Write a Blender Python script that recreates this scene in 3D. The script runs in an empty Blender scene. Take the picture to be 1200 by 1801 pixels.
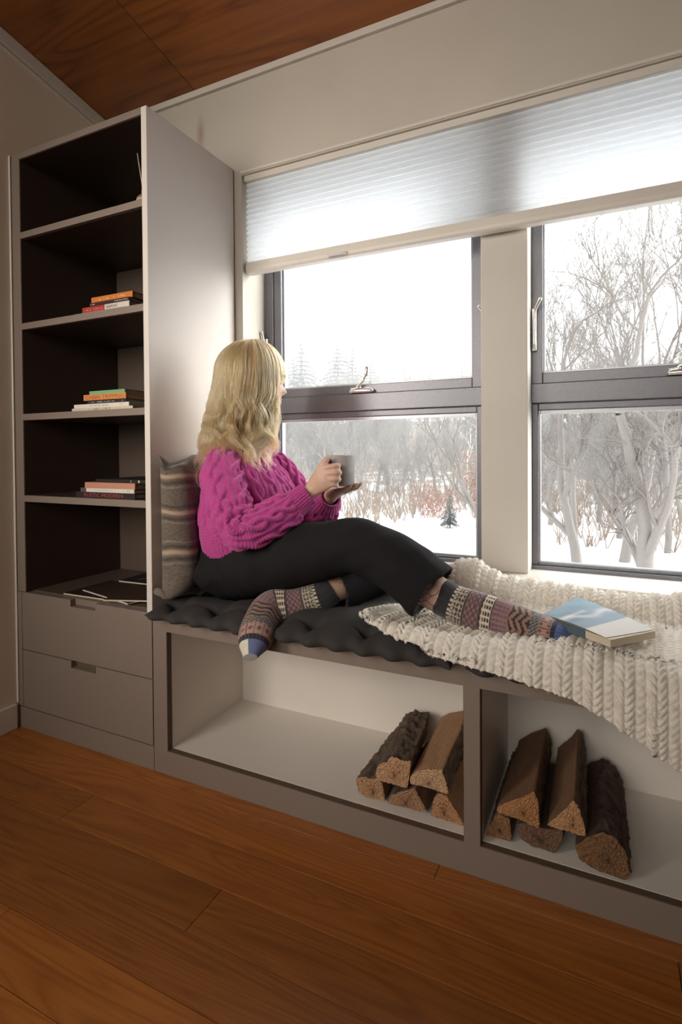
import bpy, bmesh, math, random
import numpy as np
from mathutils import Vector, Matrix

random.seed(7)
rng = np.random.default_rng(7)
scene = bpy.context.scene
COL = scene.collection

# ------------------------------------------------------------------ camera
cam_d = bpy.data.cameras.new('camera')
cam_o = bpy.data.objects.new('camera', cam_d)
COL.objects.link(cam_o)
YAW, PITCH, ROLL, FPX, CYPX = 0.4536, -0.0154, -0.0070, 972.25, 807.0
_f = Vector((-math.sin(YAW) * math.cos(PITCH), math.cos(YAW) * math.cos(PITCH), math.sin(PITCH)))
_r = Vector((math.cos(YAW), math.sin(YAW), 0))
_u = _r.cross(_f)
_rr = _r * math.cos(ROLL) + _u * math.sin(ROLL)
_uu = _u * math.cos(ROLL) - _r * math.sin(ROLL)
cam_o.matrix_world = Matrix(((_rr.x, _uu.x, -_f.x, 1.2627), (_rr.y, _uu.y, -_f.y, -1.2619),
                             (_rr.z, _uu.z, -_f.z, 0.9824), (0, 0, 0, 1)))
cam_d.sensor_fit = 'VERTICAL'
cam_d.sensor_height = 36.0
cam_d.lens = 36.0 * FPX / 1801.0
cam_d.shift_y = -(900.5 - CYPX) / 1801.0
cam_d.clip_start = 0.05
cam_d.clip_end = 400
scene.camera = cam_o

# ------------------------------------------------------------------ sky, lamps, exposure
SKY = 2.5
world = bpy.data.worlds.new('overcast_sky')
scene.world = world
world.use_nodes = True
wn = world.node_tree.nodes
wl = world.node_tree.links
wn['Background'].inputs[0].default_value = (0.985, 0.99, 1.0, 1)
wn['Background'].inputs[1].default_value = SKY

def area(name, loc, direction, sx, sy, power, color=(1, 1, 1), portal=False, spread=180):
    d = bpy.data.lights.new(name, 'AREA')
    d.shape = 'RECTANGLE'
    d.size, d.size_y, d.energy, d.color = sx, sy, power, color
    d.spread = math.radians(spread)
    if portal:
        d.cycles.is_portal = True
    o = bpy.data.objects.new(name, d)
    COL.objects.link(o)
    o.location = loc
    o.rotation_euler = Vector(direction).to_track_quat('-Z', 'Y').to_euler()
    return o

area('window_portal', (0.96, 0.67, 1.30), (0, -1, 0), 1.95, 1.5, 1, portal=True)
# added fill lights, unseen: one behind the camera, one to its left
area('rear_window_light', (0.4, -4.05, 2.05), (0, 1, -0.16), 2.6, 1.5, 17.0, (1.0, 0.94, 0.86), spread=80)
area('left_window_light', (-0.60, -1.75, 1.55), (0.75, 1.95, -0.45), 0.9, 1.4, 11, (1.0, 0.93, 0.84), spread=70)
sd = bpy.data.lights.new('veiled_sun', 'SUN')  # soft sun lamp added to strengthen the window light
sd.energy = 12.0
sd.angle = math.radians(75)
sd.color = (1.0, 0.985, 0.96)
so_ = bpy.data.objects.new('veiled_sun', sd)
COL.objects.link(so_)
so_.location = (6, 6, 6)
so_.rotation_euler = Vector((-0.70, -0.64, -0.30)).to_track_quat('-Z', 'Y').to_euler()
vs = scene.view_settings
scene.display_settings.display_device = 'sRGB'
vs.view_transform = 'Standard'
vs.look = 'None'
vs.exposure = 0.0
vs.gamma = 1.0
vs.use_curve_mapping = False
cy = scene.cycles
cy.max_bounces = 12
cy.diffuse_bounces = 8
cy.glossy_bounces = 4
cy.transmission_bounces = 6
cy.transparent_max_bounces = 24
cy.volume_bounces = 3
cy.sample_clamp_indirect = 6.0
cy.use_denoising = True

# ------------------------------------------------------------------ helpers
WL = {}

class G:
    """collects vertices and faces (world coordinates) of one mesh"""
    def __init__(s):
        s.v, s.f, s.n, s.c, s.uv = [], [], 0, [], []

    def add(s, v, f, c=None):
        v = np.asarray(v, float).reshape(-1, 3)
        s.v.append(v)
        s.f.extend([[i + s.n for i in q] for q in f])
        s.n += len(v)
        if c is not None:
            c = np.asarray(c, float)
            if c.ndim == 1:
                c = np.tile(c, (len(v), 1))
            s.c.append(c)
        return s

    def box(s, x0, x1, y0, y1, z0, z1, c=None):
        v = [(x, y, z) for x in (x0, x1) for y in (y0, y1) for z in (z0, z1)]
        return s.add(v, [(0, 1, 3, 2), (4, 6, 7, 5), (0, 4, 5, 1), (2, 3, 7, 6), (0, 2, 6, 4), (1, 5, 7, 3)], c)

    def prism(s, poly, axis, a0, a1, c=None):
        """poly: 2d points in the other two axes, extruded along axis"""
        n = len(poly)
        v = []
        for a in (a0, a1):
            for p, q in poly:
                v.append({'x': (a, p, q), 'y': (p, a, q), 'z': (p, q, a)}[axis])
        f = [list(range(n))[::-1], list(range(n, 2 * n))] + [(i, (i + 1) % n, n + (i + 1) % n, n + i) for i in range(n)]
        return s.add(v, f, c)

    def rings(s, R, close=True, caps=True, c=None):
        """R: (m, n, 3) array of rings"""
        R = np.asarray(R, float)
        m, n, _ = R.shape
        f = []
        for i in range(m - 1):
            for j in range(n if close else n - 1):
                k = (j + 1) % n
                f.append((i * n + j, i * n + k, (i + 1) * n + k, (i + 1) * n + j))
        if caps:
            f.append(list(range(n))[::-1])
            f.append(list(range((m - 1) * n, m * n)))
        return s.add(R.reshape(-1, 3), f, c)

    def tube(s, pts, rad, n=10, up=None, ab=None, caps=True, c=None):
        return s.rings(tube_rings(pts, rad, n, up), caps=caps, c=c)

    def lathe(s, center, prof, n=32, c=None):
        """prof: list of (radius, z)"""
        a = np.linspace(0, 2 * np.pi, n, endpoint=False)
        R = np.array([[(center[0] + r * math.cos(t), center[1] + r * math.sin(t), center[2] + z) for t in a] for r, z in prof])
        return s.rings(R, c=c)

    def ell(s, cpos, r, rot=None, nu=20, nv=12, c=None):
        th = np.linspace(0, 2 * np.pi, nu, endpoint=False)
        ph = np.linspace(0.02, np.pi - 0.02, nv)
        P = np.stack([np.outer(np.sin(ph), np.cos(th)), np.outer(np.sin(ph), np.sin(th)), np.outer(np.cos(ph), np.ones_like(th))], -1) * np.asarray(r)
        if rot is not None:
            P = P @ np.asarray(rot).T
        return s.rings(P[::-1] + np.asarray(cpos), c=c)

def frames(pts, up=None):
    pts = np.asarray(pts, float)
    T = np.gradient(pts, axis=0)
    T /= np.linalg.norm(T, axis=1)[:, None] + 1e-12
    if up is None:
        up = (0, 0, 1) if abs(T[0][2]) < 0.9 else (1, 0, 0)
    up = np.asarray(up, float)
    A, B = [], []
    for t in T:
        a = up - t * (up @ t)
        a /= np.linalg.norm(a) + 1e-12
        A.append(a)
        B.append(np.cross(t, a))
        if np.ndim(up) == 1:
            up = a
    return T, np.array(A), np.array(B)

def tube_rings(pts, rad, n=10, up=None):
    """rad: per point r or (ra, rb): ra along the carried up-vector, rb across"""
    T, A, B = frames(pts, up)
    rad = np.asarray(rad, float)
    if rad.ndim == 0:
        rad = np.full(len(pts), float(rad))
    if rad.ndim == 1:
        rad = np.stack([rad, rad], 1)
    th = np.linspace(0, 2 * np.pi, n, endpoint=False)
    return np.asarray(pts)[:, None, :] + A[:, None, :] * (rad[:, 0:1] * np.cos(th))[:, :, None] + B[:, None, :] * (rad[:, 1:2] * np.sin(th))[:, :, None]

def smooth_path(pts, m, extra=None):
    """Catmull-Rom through pts (k, d) resampled to m points"""
    P = np.asarray(pts, float)
    k = len(P)
    Q = np.vstack([2 * P[0] - P[1], P, 2 * P[-1] - P[-2]])
    out = []
    for t in np.linspace(0, k - 1, m):
        i = min(int(t), k - 2)
        u = t - i
        p0, p1, p2, p3 = Q[i], Q[i + 1], Q[i + 2], Q[i + 3]
        out.append(0.5 * ((2 * p1) + (-p0 + p2) * u + (2 * p0 - 5 * p1 + 4 * p2 - p3) * u * u + (-p0 + 3 * p1 - 3 * p2 + p3) * u ** 3))
    return np.array(out)

def mesh_from(name, v, f, smooth=False, colors=None, uv=None, mat=None):
    me = bpy.data.meshes.new(name)
    me.from_pydata([tuple(p) for p in v], [], [tuple(q) for q in f])
    if smooth is not None:
        me.polygons.foreach_set('use_smooth', [bool(smooth)] * len(me.polygons))
    if colors is not None and len(colors):
        a = me.color_attributes.new('Col', 'FLOAT_COLOR', 'POINT')
        c = np.ones((len(v), 4), np.float32)
        cc = np.asarray(colors)
        c[:, :cc.shape[1]] = cc
        a.data.foreach_set('color', c.ravel())
    if uv is not None:
        l = me.uv_layers.new(name='UVMap')
        vi = np.empty(len(me.loops), np.int32)
        me.loops.foreach_get('vertex_index', vi)
        l.data.foreach_set('uv', np.asarray(uv, np.float32)[vi].ravel())
    if mat:
        me.materials.append(mat)
    me.update()
    return me

def empty(name, loc, label=None, cat=None, group=None, parent=None):
    o = bpy.data.objects.new(name, None)
    o.empty_display_size = 0.05
    COL.objects.link(o)
    base = Vector((0, 0, 0))
    if parent:
        o.parent = parent
        base = WL[parent.name]
    o.location = Vector(loc) - base
    WL[o.name] = Vector(loc)
    tag(o, label, cat, group)
    return o

def tag(o, label=None, cat=None, group=None, kind=None):
    if label: o['label'] = label
    if cat: o['category'] = cat
    if group: o['group'] = group
    if kind: o['kind'] = kind
    return o

def mk(name, g, mat, parent=None, smooth=False, label=None, cat=None, group=None, kind=None, origin=None, bevel=0, uv=None, fix=True):
    """link collected geometry g as ONE object; world coordinates in, local coordinates stored"""
    v = np.vstack(g.v) if isinstance(g, G) else np.asarray(g[0], float)
    f = g.f if isinstance(g, G) else g[1]
    col = (np.vstack(g.c) if g.c else None) if isinstance(g, G) else (g[2] if len(g) > 2 else None)
    if parent is not None:
        L = np.array(WL[parent.name])
    elif origin is not None:
        L = np.array(origin, float)
    else:
        lo, hi = v.min(0), v.max(0)
        L = np.array([(lo[0] + hi[0]) / 2, (lo[1] + hi[1]) / 2, lo[2]])
    me = mesh_from(name, v - L, f, smooth, col, uv, mat)
    if fix:
        bm = bmesh.new()
        bm.from_mesh(me)
        bmesh.ops.recalc_face_normals(bm, faces=bm.faces)
        bm.to_mesh(me)
        bm.free()
    o = bpy.data.objects.new(name, me)
    COL.objects.link(o)
    if parent is not None:
        o.parent = parent
        WL[o.name] = WL[parent.name]
    else:
        o.location = L
        WL[o.name] = Vector(L)
    if bevel:
        b = o.modifiers.new('bevel', 'BEVEL')
        b.width = bevel
        b.segments = 2
        b.limit_method = 'ANGLE'
        b.angle_limit = math.radians(40)
        b.harden_normals = False
    return tag(o, label, cat, group, kind)

# ------------------------------------------------------------------ materials
def newmat(name):
    m = bpy.data.materials.new(name)
    m.use_nodes = True
    nt = m.node_tree
    return m, nt.nodes, nt.links, nt.nodes['Principled BSDF']

def mix(n, l, fac, a, b, blend='MIX'):
    k = n.new('ShaderNodeMix')
    k.data_type = 'RGBA'
    k.blend_type = blend
    for s, val in ((0, fac), (6, a), (7, b)):
        if hasattr(val, 'is_linked') or hasattr(val, 'links'):
            l.new(val, k.inputs[s])
        else:
            k.inputs[s].default_value = val if s == 0 else (*val[:3], 1)
    return k.outputs[2]

def ramp(n, l, src, stops, interp='LINEAR'):
    r = n.new('ShaderNodeValToRGB')
    r.color_ramp.interpolation = interp
    e = r.color_ramp.elements
    while len(e) > 1:
        e.remove(e[-1])
    e[0].position, e[0].color = stops[0][0], (*stops[0][1], 1)
    for p, c in stops[1:]:
        q = e.new(p)
        q.color = (*c, 1)
    l.new(src, r.inputs[0])
    return r.outputs[0]

def coord(n, l, kind='Object', scale=(1, 1, 1), rot=(0, 0, 0)):
    t = n.new('ShaderNodeTexCoord')
    m = n.new('ShaderNodeMapping')
    m.inputs['Scale'].default_value = scale
    m.inputs['Rotation'].default_value = rot
    l.new(t.outputs[kind], m.inputs[0])
    return m

def noise(n, l, vec, scale, detail=4, rough=0.55, dist=0.0):
    t = n.new('ShaderNodeTexNoise')
    t.inputs['Scale'].default_value = scale
    t.inputs['Detail'].default_value = detail
    t.inputs['Roughness'].default_value = rough
    t.inputs['Distortion'].default_value = dist
    if vec is not None:
        l.new(vec, t.inputs['Vector'])
    return t

def bump(n, l, bsdf, h, strength=0.2, dist=0.002):
    b = n.new('ShaderNodeBump')
    b.inputs['Strength'].default_value = strength
    b.inputs['Distance'].default_value = dist
    l.new(h, b.inputs['Height'])
    l.new(b.outputs[0], bsdf.inputs['Normal'])

def paint(name, c, rough=0.5, var=0.04, bs=0.05):
    m, n, l, p = newmat(name)
    co = coord(n, l)
    t = noise(n, l, co.outputs[0], 3.0, 3)
    c = np.array(c)
    l.new(ramp(n, l, t.outputs[0], [(0.3, tuple(c * (1 - var))), (0.7, tuple(np.minimum(c * (1 + var), 1)))]), p.inputs['Base Color'])
    p.inputs['Roughness'].default_value = rough
    t2 = noise(n, l, co.outputs[0], 240, 2)
    bump(n, l, p, t2.outputs[0], bs, 0.001)
    return m

def plain(name, c, rough=0.5, metal=0.0, bs=0.0, scale=80):
    m, n, l, p = newmat(name)
    co = coord(n, l)
    t = noise(n, l, co.outputs[0], scale, 3)
    c = np.array(c)
    l.new(ramp(n, l, t.outputs[0], [(0.3, tuple(c * 0.93)), (0.7, tuple(np.minimum(c * 1.06, 1)))]), p.inputs['Base Color'])
    p.inputs['Roughness'].default_value = rough
    p.inputs['Metallic'].default_value = metal
    if bs:
        bump(n, l, p, t.outputs[0], bs, 0.001)
    return m

def vcol(name, rough=0.85, bs=0.0, scale=400, sheen=0.0, translucent=0.0, attr='Col', mott=0.25):
    """colour from the mesh's own colour attribute (dye, print, yarn)"""
    m, n, l, p = newmat(name)
    a = n.new('ShaderNodeAttribute')
    a.attribute_name = attr
    co = coord(n, l)
    t = noise(n, l, co.outputs[0], scale, 3)
    c = mix(n, l, mott, a.outputs['Color'], mix(n, l, 1.0, a.outputs['Color'], t.outputs[0], 'MULTIPLY'))
    l.new(c, p.inputs['Base Color'])
    p.inputs['Roughness'].default_value = rough
    p.inputs['Sheen Weight'].default_value = sheen
    if bs:
        bump(n, l, p, t.outputs[0], bs, 0.0015)
    if translucent:
        tr = n.new('ShaderNodeBsdfTranslucent')
        l.new(c, tr.inputs[0])
        mx = n.new('ShaderNodeMixShader')
        mx.inputs[0].default_value = translucent
        l.new(p.outputs[0], mx.inputs[1])
        l.new(tr.outputs[0], mx.inputs[2])
        l.new(mx.outputs[0], n['Material Output'].inputs[0])
    return m

def wood(name, dark, mid, light, grain=(1.2, 14, 14), rough=0.4, rings=1.0, coat=0.0, objrand=0.35, knots=False, phase=True):
    """plain-sawn timber, grain along the mapping's x axis; every board its own cut"""
    m, n, l, p = newmat(name)
    t = n.new('ShaderNodeTexCoord')
    oi = n.new('ShaderNodeObjectInfo')
    add = n.new('ShaderNodeVectorMath')
    add.operation = 'ADD'
    sc = n.new('ShaderNodeVectorMath')
    sc.operation = 'SCALE'
    comb = n.new('ShaderNodeCombineXYZ')
    for i in range(3):
        mm = n.new('ShaderNodeMath')
        mm.operation = 'MULTIPLY'
        mm.inputs[1].default_value = (17.3, 7.1, 3.7)[i]
        l.new(oi.outputs['Random'], mm.inputs[0])
        l.new(mm.outputs[0], comb.inputs[i])
    l.new(t.outputs['Object'], add.inputs[0])
    l.new(comb.outputs[0], add.inputs[1])
    mp = n.new('ShaderNodeMapping')
    mp.inputs['Scale'].default_value = grain
    l.new(add.outputs[0], mp.inputs[0])
    big = noise(n, l, mp.outputs[0], 0.75, 2, 0.5, 0.6)
    w = n.new('ShaderNodeMath')
    w.operation = 'MULTIPLY'
    w.inputs[1].default_value = 16 * rings
    l.new(big.outputs[0], w.inputs[0])
    s = n.new('ShaderNodeMath')
    s.operation = 'PINGPONG'
    s.inputs[1].default_value = 0.5
    l.new(w.outputs[0], s.inputs[0])
    fib_m = n.new('ShaderNodeMapping')
    fib_m.inputs['Scale'].default_value = (grain[0] * 2.2, grain[1] * 14, grain[2] * 14)
    l.new(add.outputs[0], fib_m.inputs[0])
    fib = noise(n, l, fib_m.outputs[0], 1.0, 5, 0.65)
    base = ramp(n, l, s.outputs[0], [(0.0, dark), (0.2, mid), (0.5, light)])
    fibc = ramp(n, l, fib.outputs[0], [(0.28, (0.62, 0.6, 0.58)), (0.62, (1, 1, 1))])
    c1 = mix(n, l, 0.7, base, mix(n, l, 1.0, base, fibc, 'MULTIPLY'))
    tone = n.new('ShaderNodeHueSaturation')
    l.new(c1, tone.inputs['Color'])
    vr = n.new('ShaderNodeMapRange')
    vr.inputs[3].default_value = 1 - objrand
    vr.inputs[4].default_value = 1 + objrand
    l.new(oi.outputs['Random'], vr.inputs[0])
    l.new(vr.outputs[0], tone.inputs['Value'])
    l.new(tone.outputs[0], p.inputs['Base Color'])
    p.inputs['Roughness'].default_value = rough
    p.inputs['Coat Weight'].default_value = coat
    p.inputs['Coat Roughness'].default_value = 0.35
    bump(n, l, p, fib.outputs[0], 0.12, 0.001)
    return m

M = {}
M['wall'] = paint('wall_paint', (0.54, 0.495, 0.425), 0.6)
M['side_wall'] = paint('side_wall_paint', (0.70, 0.62, 0.50), 0.6)  # same paint as the other walls, extra light put into the colour
M['mullion'] = paint('mullion_paint', (0.54, 0.50, 0.44), 0.5)
M['trim'] = paint('trim_paint', (0.66, 0.61, 0.54), 0.45)
M['cabinet'] = paint('cabinet_paint', (0.215, 0.168, 0.137), 0.42, 0.02)
M['endpanel'] = paint('end_panel_paint', (0.63, 0.57, 0.52), 0.62, 0.02)  # cabinet paint lightened, window light put into its colour
M['cubby'] = paint('cubby_white', (0.75, 0.69, 0.62), 0.42, 0.02)
M['lining'] = paint('dark_bay_lining', (0.055, 0.032, 0.021), 0.5, 0.03)  # shade inside the bays put into a dark colour
M['lining_back'] = paint('bay_back_paint', (0.115, 0.080, 0.060), 0.5, 0.03)  # bay shade put into the back's colour as well
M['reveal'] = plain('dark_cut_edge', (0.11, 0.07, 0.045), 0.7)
M['sill'] = paint('sill_white', (0.66, 0.63, 0.58), 0.4, 0.02)
M['frame'] = plain('bronze_frame', (0.16, 0.158, 0.175), 0.35, 0.3)
M['bead'] = plain('grey_bead', (0.42, 0.42, 0.44), 0.35, 0.4)
M['chrome'] = plain('satin_nickel', (0.72, 0.68, 0.63), 0.28, 0.9)
M['floor'] = wood('oiled_floor_boards', (0.30, 0.092, 0.013), (0.36, 0.118, 0.018), (0.395, 0.134, 0.022), (0.7, 9, 9), 0.42, 1.3, 0.15, 0.26)
M['ceil'] = wood('ceiling_fir_plywood', (0.21, 0.062, 0.011), (0.29, 0.088, 0.015), (0.33, 0.105, 0.019), (0.55, 4.2, 4.2), 0.5, 0.9, 0.1, 0.18)
M['woodstrip'] = wood('apron_wood', (0.25, 0.12, 0.05), (0.40, 0.21, 0.10), (0.5, 0.28, 0.15), (1.5, 12, 12), 0.5)

# the window wall carries a small soft brown patch above the bookcase
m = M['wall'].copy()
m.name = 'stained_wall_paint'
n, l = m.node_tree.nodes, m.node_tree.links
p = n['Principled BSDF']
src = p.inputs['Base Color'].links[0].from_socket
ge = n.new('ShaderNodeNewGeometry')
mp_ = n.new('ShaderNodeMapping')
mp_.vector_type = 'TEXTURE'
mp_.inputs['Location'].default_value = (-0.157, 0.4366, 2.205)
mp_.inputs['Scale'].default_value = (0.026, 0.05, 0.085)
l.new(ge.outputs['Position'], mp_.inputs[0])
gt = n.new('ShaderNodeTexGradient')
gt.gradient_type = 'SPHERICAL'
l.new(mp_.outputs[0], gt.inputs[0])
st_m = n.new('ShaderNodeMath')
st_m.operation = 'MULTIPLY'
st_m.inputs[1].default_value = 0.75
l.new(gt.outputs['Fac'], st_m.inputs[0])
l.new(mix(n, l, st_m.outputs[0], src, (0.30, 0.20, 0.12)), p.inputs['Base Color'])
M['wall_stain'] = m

# thin window glass: clear with a Fresnel sheen
m, n, l, p = newmat('window_glass')
tb = n.new('ShaderNodeBsdfTransparent')
tb.inputs[0].default_value = (0.97, 0.98, 0.98, 1)
gb = n.new('ShaderNodeBsdfGlossy')
gb.inputs['Roughness'].default_value = 0.02
fr = n.new('ShaderNodeFresnel')
fr.inputs[0].default_value = 1.45
ms = n.new('ShaderNodeMixShader')
fm = n.new('ShaderNodeMath')
fm.operation = 'MULTIPLY'
fm.inputs[1].default_value = 0.04
l.new(fr.outputs[0], fm.inputs[0])
l.new(fm.outputs[0], ms.inputs[0])
l.new(tb.outputs[0], ms.inputs[1])
l.new(gb.outputs[0], ms.inputs[2])
l.new(ms.outputs[0], n['Material Output'].inputs[0])
M['glass'] = m

# blind cloth: white spun polyester that lets light through
m, n, l, p = newmat('blind_cloth')
co = coord(n, l)
t = noise(n, l, co.outputs[0], 300, 2)
p.inputs['Base Color'].default_value = (0.86, 0.86, 0.85, 1)
p.inputs['Roughness'].default_value = 0.8
tr = n.new('ShaderNodeBsdfTranslucent')
tr.inputs[0].default_value = (0.93, 0.95, 0.97, 1)
mx = n.new('ShaderNodeMixShader')
mx.inputs[0].default_value = 0.90
l.new(p.outputs[0], mx.inputs[1])
l.new(tr.outputs[0], mx.inputs[2])
l.new(mx.outputs[0], n['Material Output'].inputs[0])
M['blind'] = m
# ------------------------------------------------------------------ the room
XL, X0 = -0.6485, 0.0          # left wall, right face of the bookcase
YW = 0.4366                    # face of the window wall
XR, YB = 3.4, -4.2             # far side of the room, behind the camera
def ceil_z(y): return 2.367 - 0.2 * (y - YW)

floor = mk('floor', G().box(XL - 0.1, XR + 0.1, YB - 0.1, YW + 0.1, -0.05, -0.0125), M['reveal'], kind='structure')
rows = np.arange(0.0745, YB, -0.1185)
jx = {0: [0.9], 1: [-0.07 + 1.45], 2: [-0.065], 3: [0.48], 4: [1.3], 5: [0.1]}
for i, y1 in enumerate(rows):
    y0 = y1 - 0.1185
    cuts = [XL] + sorted(jx.get(i, [XL + 0.3 + 0.9 * random.random()]))
    while cuts[-1] < XR:
        cuts.append(min(XR, cuts[-1] + 1.1 + 0.9 * random.random()))
    for a, b in zip(cuts[:-1], cuts[1:]):
        gp = G().box(a + 0.0006, b - 0.0006, y0 + 0.0006, y1 - 0.0006, -0.0125, 0.0)
        pl = mk('plank', gp, M['floor'], floor, bevel=0.0009 if i < 9 else 0)

ceiling = mk('ceiling', G().prism([(YW + 0.1, ceil_z(YW + 0.1) + 0.012), (YB - 0.1, ceil_z(YB - 0.1) + 0.012),
                                   (YB - 0.1, ceil_z(YB - 0.1) + 0.08), (YW + 0.1, ceil_z(YW + 0.1) + 0.08)], 'x', XL - 0.1, XR + 0.1), M['reveal'], kind='structure')
cx = [XL - 0.05, -0.175, 1.045, 2.265, XR + 0.05]
for a, b in zip(cx[:-1], cx[1:]):
    for ya, yb in ((YW + 0.05, -1.75), (-1.75, YB - 0.05)):
        g = G().prism([(ya - 0.001, ceil_z(ya)), (yb + 0.001, ceil_z(yb)), (yb + 0.001, ceil_z(yb) + 0.0118), (ya - 0.001, ceil_z(ya) + 0.0118)], 'x', a + 0.0012, b - 0.0012)
        mk('panel', g, M['ceil'], ceiling, bevel=0.001)

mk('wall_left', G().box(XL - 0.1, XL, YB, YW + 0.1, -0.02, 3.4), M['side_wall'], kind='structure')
mk('wall_right', G().box(XR, XR + 0.1, YB, YW + 0.1, -0.02, 3.4), M['wall'], kind='structure')
mk('wall_back', G().box(XL - 0.1, XR + 0.1, YB - 0.1, YB, -0.02, 3.5), M['wall'], kind='structure')
WX0, WX1, WZ0, WZ1, WYO = 0.0325, 1.90, 0.560, 2.005, 0.66
w = G()
w.box(XL - 0.1, WX0, YW, WYO, -0.02, 2.45)
w.box(WX1, XR + 0.1, YW, WYO, -0.02, 2.45)
w.box(WX0, WX1, YW, WYO, WZ1, 2.45)
w.box(WX0, WX1, YW, WYO, -0.02, WZ0)
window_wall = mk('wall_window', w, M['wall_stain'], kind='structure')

# flat crown boards under the ceiling
g = G().prism([(YW - 0.014, 2.345), (YW, 2.345), (YW, 2.366), (YW - 0.014, 2.369)], 'x', XL, XR)
mk('trim_1', g, M['trim'], kind='structure', bevel=0.002)
zc = ceil_z
g = G().prism([(YW, zc(YW) - 0.002), (YB, zc(YB) - 0.002), (YB, zc(YB) - 0.052), (YW, zc(YW) - 0.052)], 'x', XL, XL + 0.012)
mk('trim_2', g, M['trim'], kind='structure', bevel=0.002)
g = G().prism([(YW, zc(YW) - 0.056), (YB, zc(YB) - 0.056), (YB, zc(YB) - 0.062), (YW, zc(YW) - 0.062)], 'x', XL, XL + 0.006)
mk('trim_3', g, M['trim'], kind='structure')
# bead over the window opening
mk('trim_4', G().box(WX0 - 0.004, WX1, YW - 0.006, YW + 0.002, WZ1 + 0.003, WZ1 + 0.013), M['trim'], kind='structure', bevel=0.002)
mk('baseboard_left', G().box(XL, XL + 0.014, YB, -0.012, 0, 0.088), M['trim'], kind='structure', bevel=0.003)
mk('trim_5', G().box(XL - 0.002, XL + 0.006, -0.0055, -0.0005, 0.088, 2.03), M['trim'], kind='structure', bevel=0.002)

# window sill, mullion, wooden apron below the sill
mk('trim_6', G().box(WX0, WX1, 0.394, 0.62, 0.576, 0.6013), M['sill'], kind='structure', bevel=0.003)
mk('trim_7', G().box(0.8968, 1.0374, 0.497, 0.645, 0.6013, WZ1), M['mullion'], kind='structure', bevel=0.003)
mk('trim_8', G().box(0.0, XR, 0.4095, YW, 0.486, 0.576), M['woodstrip'], kind='structure')

# ------------------------------------------------------------------ windows
def lever(parent, x, z, side):
    """cam latch on a frame stile: keeper plate and curved lever. side +1: handle tip to +x"""
    y = 0.574
    mk('latch_plate', G().box(x - 0.007, x + 0.007, y - 0.006, 0.586, z - 0.075, z + 0.058), M['chrome'], parent, bevel=0.003)
    pts = [(x, y - 0.012, z - 0.07), (x + 0.002 * side, y - 0.014, z), (x + 0.004 * side, y - 0.018, z + 0.045), (x + 0.018 * side, y - 0.026, z + 0.075), (x + 0.024 * side, y - 0.028, z + 0.083)]
    pts = smooth_path(pts, 18)
    r = np.interp(np.linspace(0, 1, 18), [0, 0.15, 0.6, 0.9, 1], [0.004, 0.0055, 0.004, 0.0065, 0.003])
    mk('latch_lever', G().tube(pts, np.stack([r * 0.8, r], 1), 10, up=(0, -1, 0)), M['chrome'], parent, smooth=True)

def crank(parent, x, z):
    y = 0.572
    b = G()
    b.rings(np.array([[(x + (0.045 + 0.004 * 0) * sx * math.copysign(abs(math.cos(t)) ** 0.6, math.cos(t)), y + 0.012 * sx * math.copysign(abs(math.sin(t)) ** 0.6, math.sin(t)), z + dz)
                       for t in np.linspace(0, 2 * np.pi, 28, endpoint=False)] for sx, dz in ((1.05, 0), (1.05, 0.006), (0.95, 0.012), (0.7, 0.016))]))
    mk('crank_base', b, M['chrome'], parent, smooth=True)
    px = x - 0.0125
    a = G().lathe((px, y, z + 0.012), [(0.011, 0), (0.011, 0.006), (0.008, 0.012), (0.004, 0.015)], 16)
    a.tube([(px, y - 0.002, z + 0.018), (px + 0.017, y - 0.006, z + 0.038), (px + 0.034, y - 0.009, z + 0.058)], [0.0055, 0.0045, 0.0045], 10)
    mk('crank_arm', a, M['chrome'], parent, smooth=True)
    k = G().tube([(px + 0.0335, y - 0.009, z + 0.055), (px + 0.0345, y - 0.009, z + 0.062), (px + 0.0365, y - 0.009, z + 0.075), (px + 0.0385, y - 0.009, z + 0.088), (px + 0.039, y - 0.009, z + 0.091)], [0.005, 0.0072, 0.0078, 0.0078, 0.005], 12, up=(1, 0, 0))
    mk('crank_knob', k, M['chrome'], parent, smooth=True)
    mk('crank_shaft', G().tube([(px - 0.03, y, z + 0.014), (px - 0.004, y, z + 0.016)], [0.004, 0.004], 8), M['chrome'], parent, smooth=True)

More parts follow.
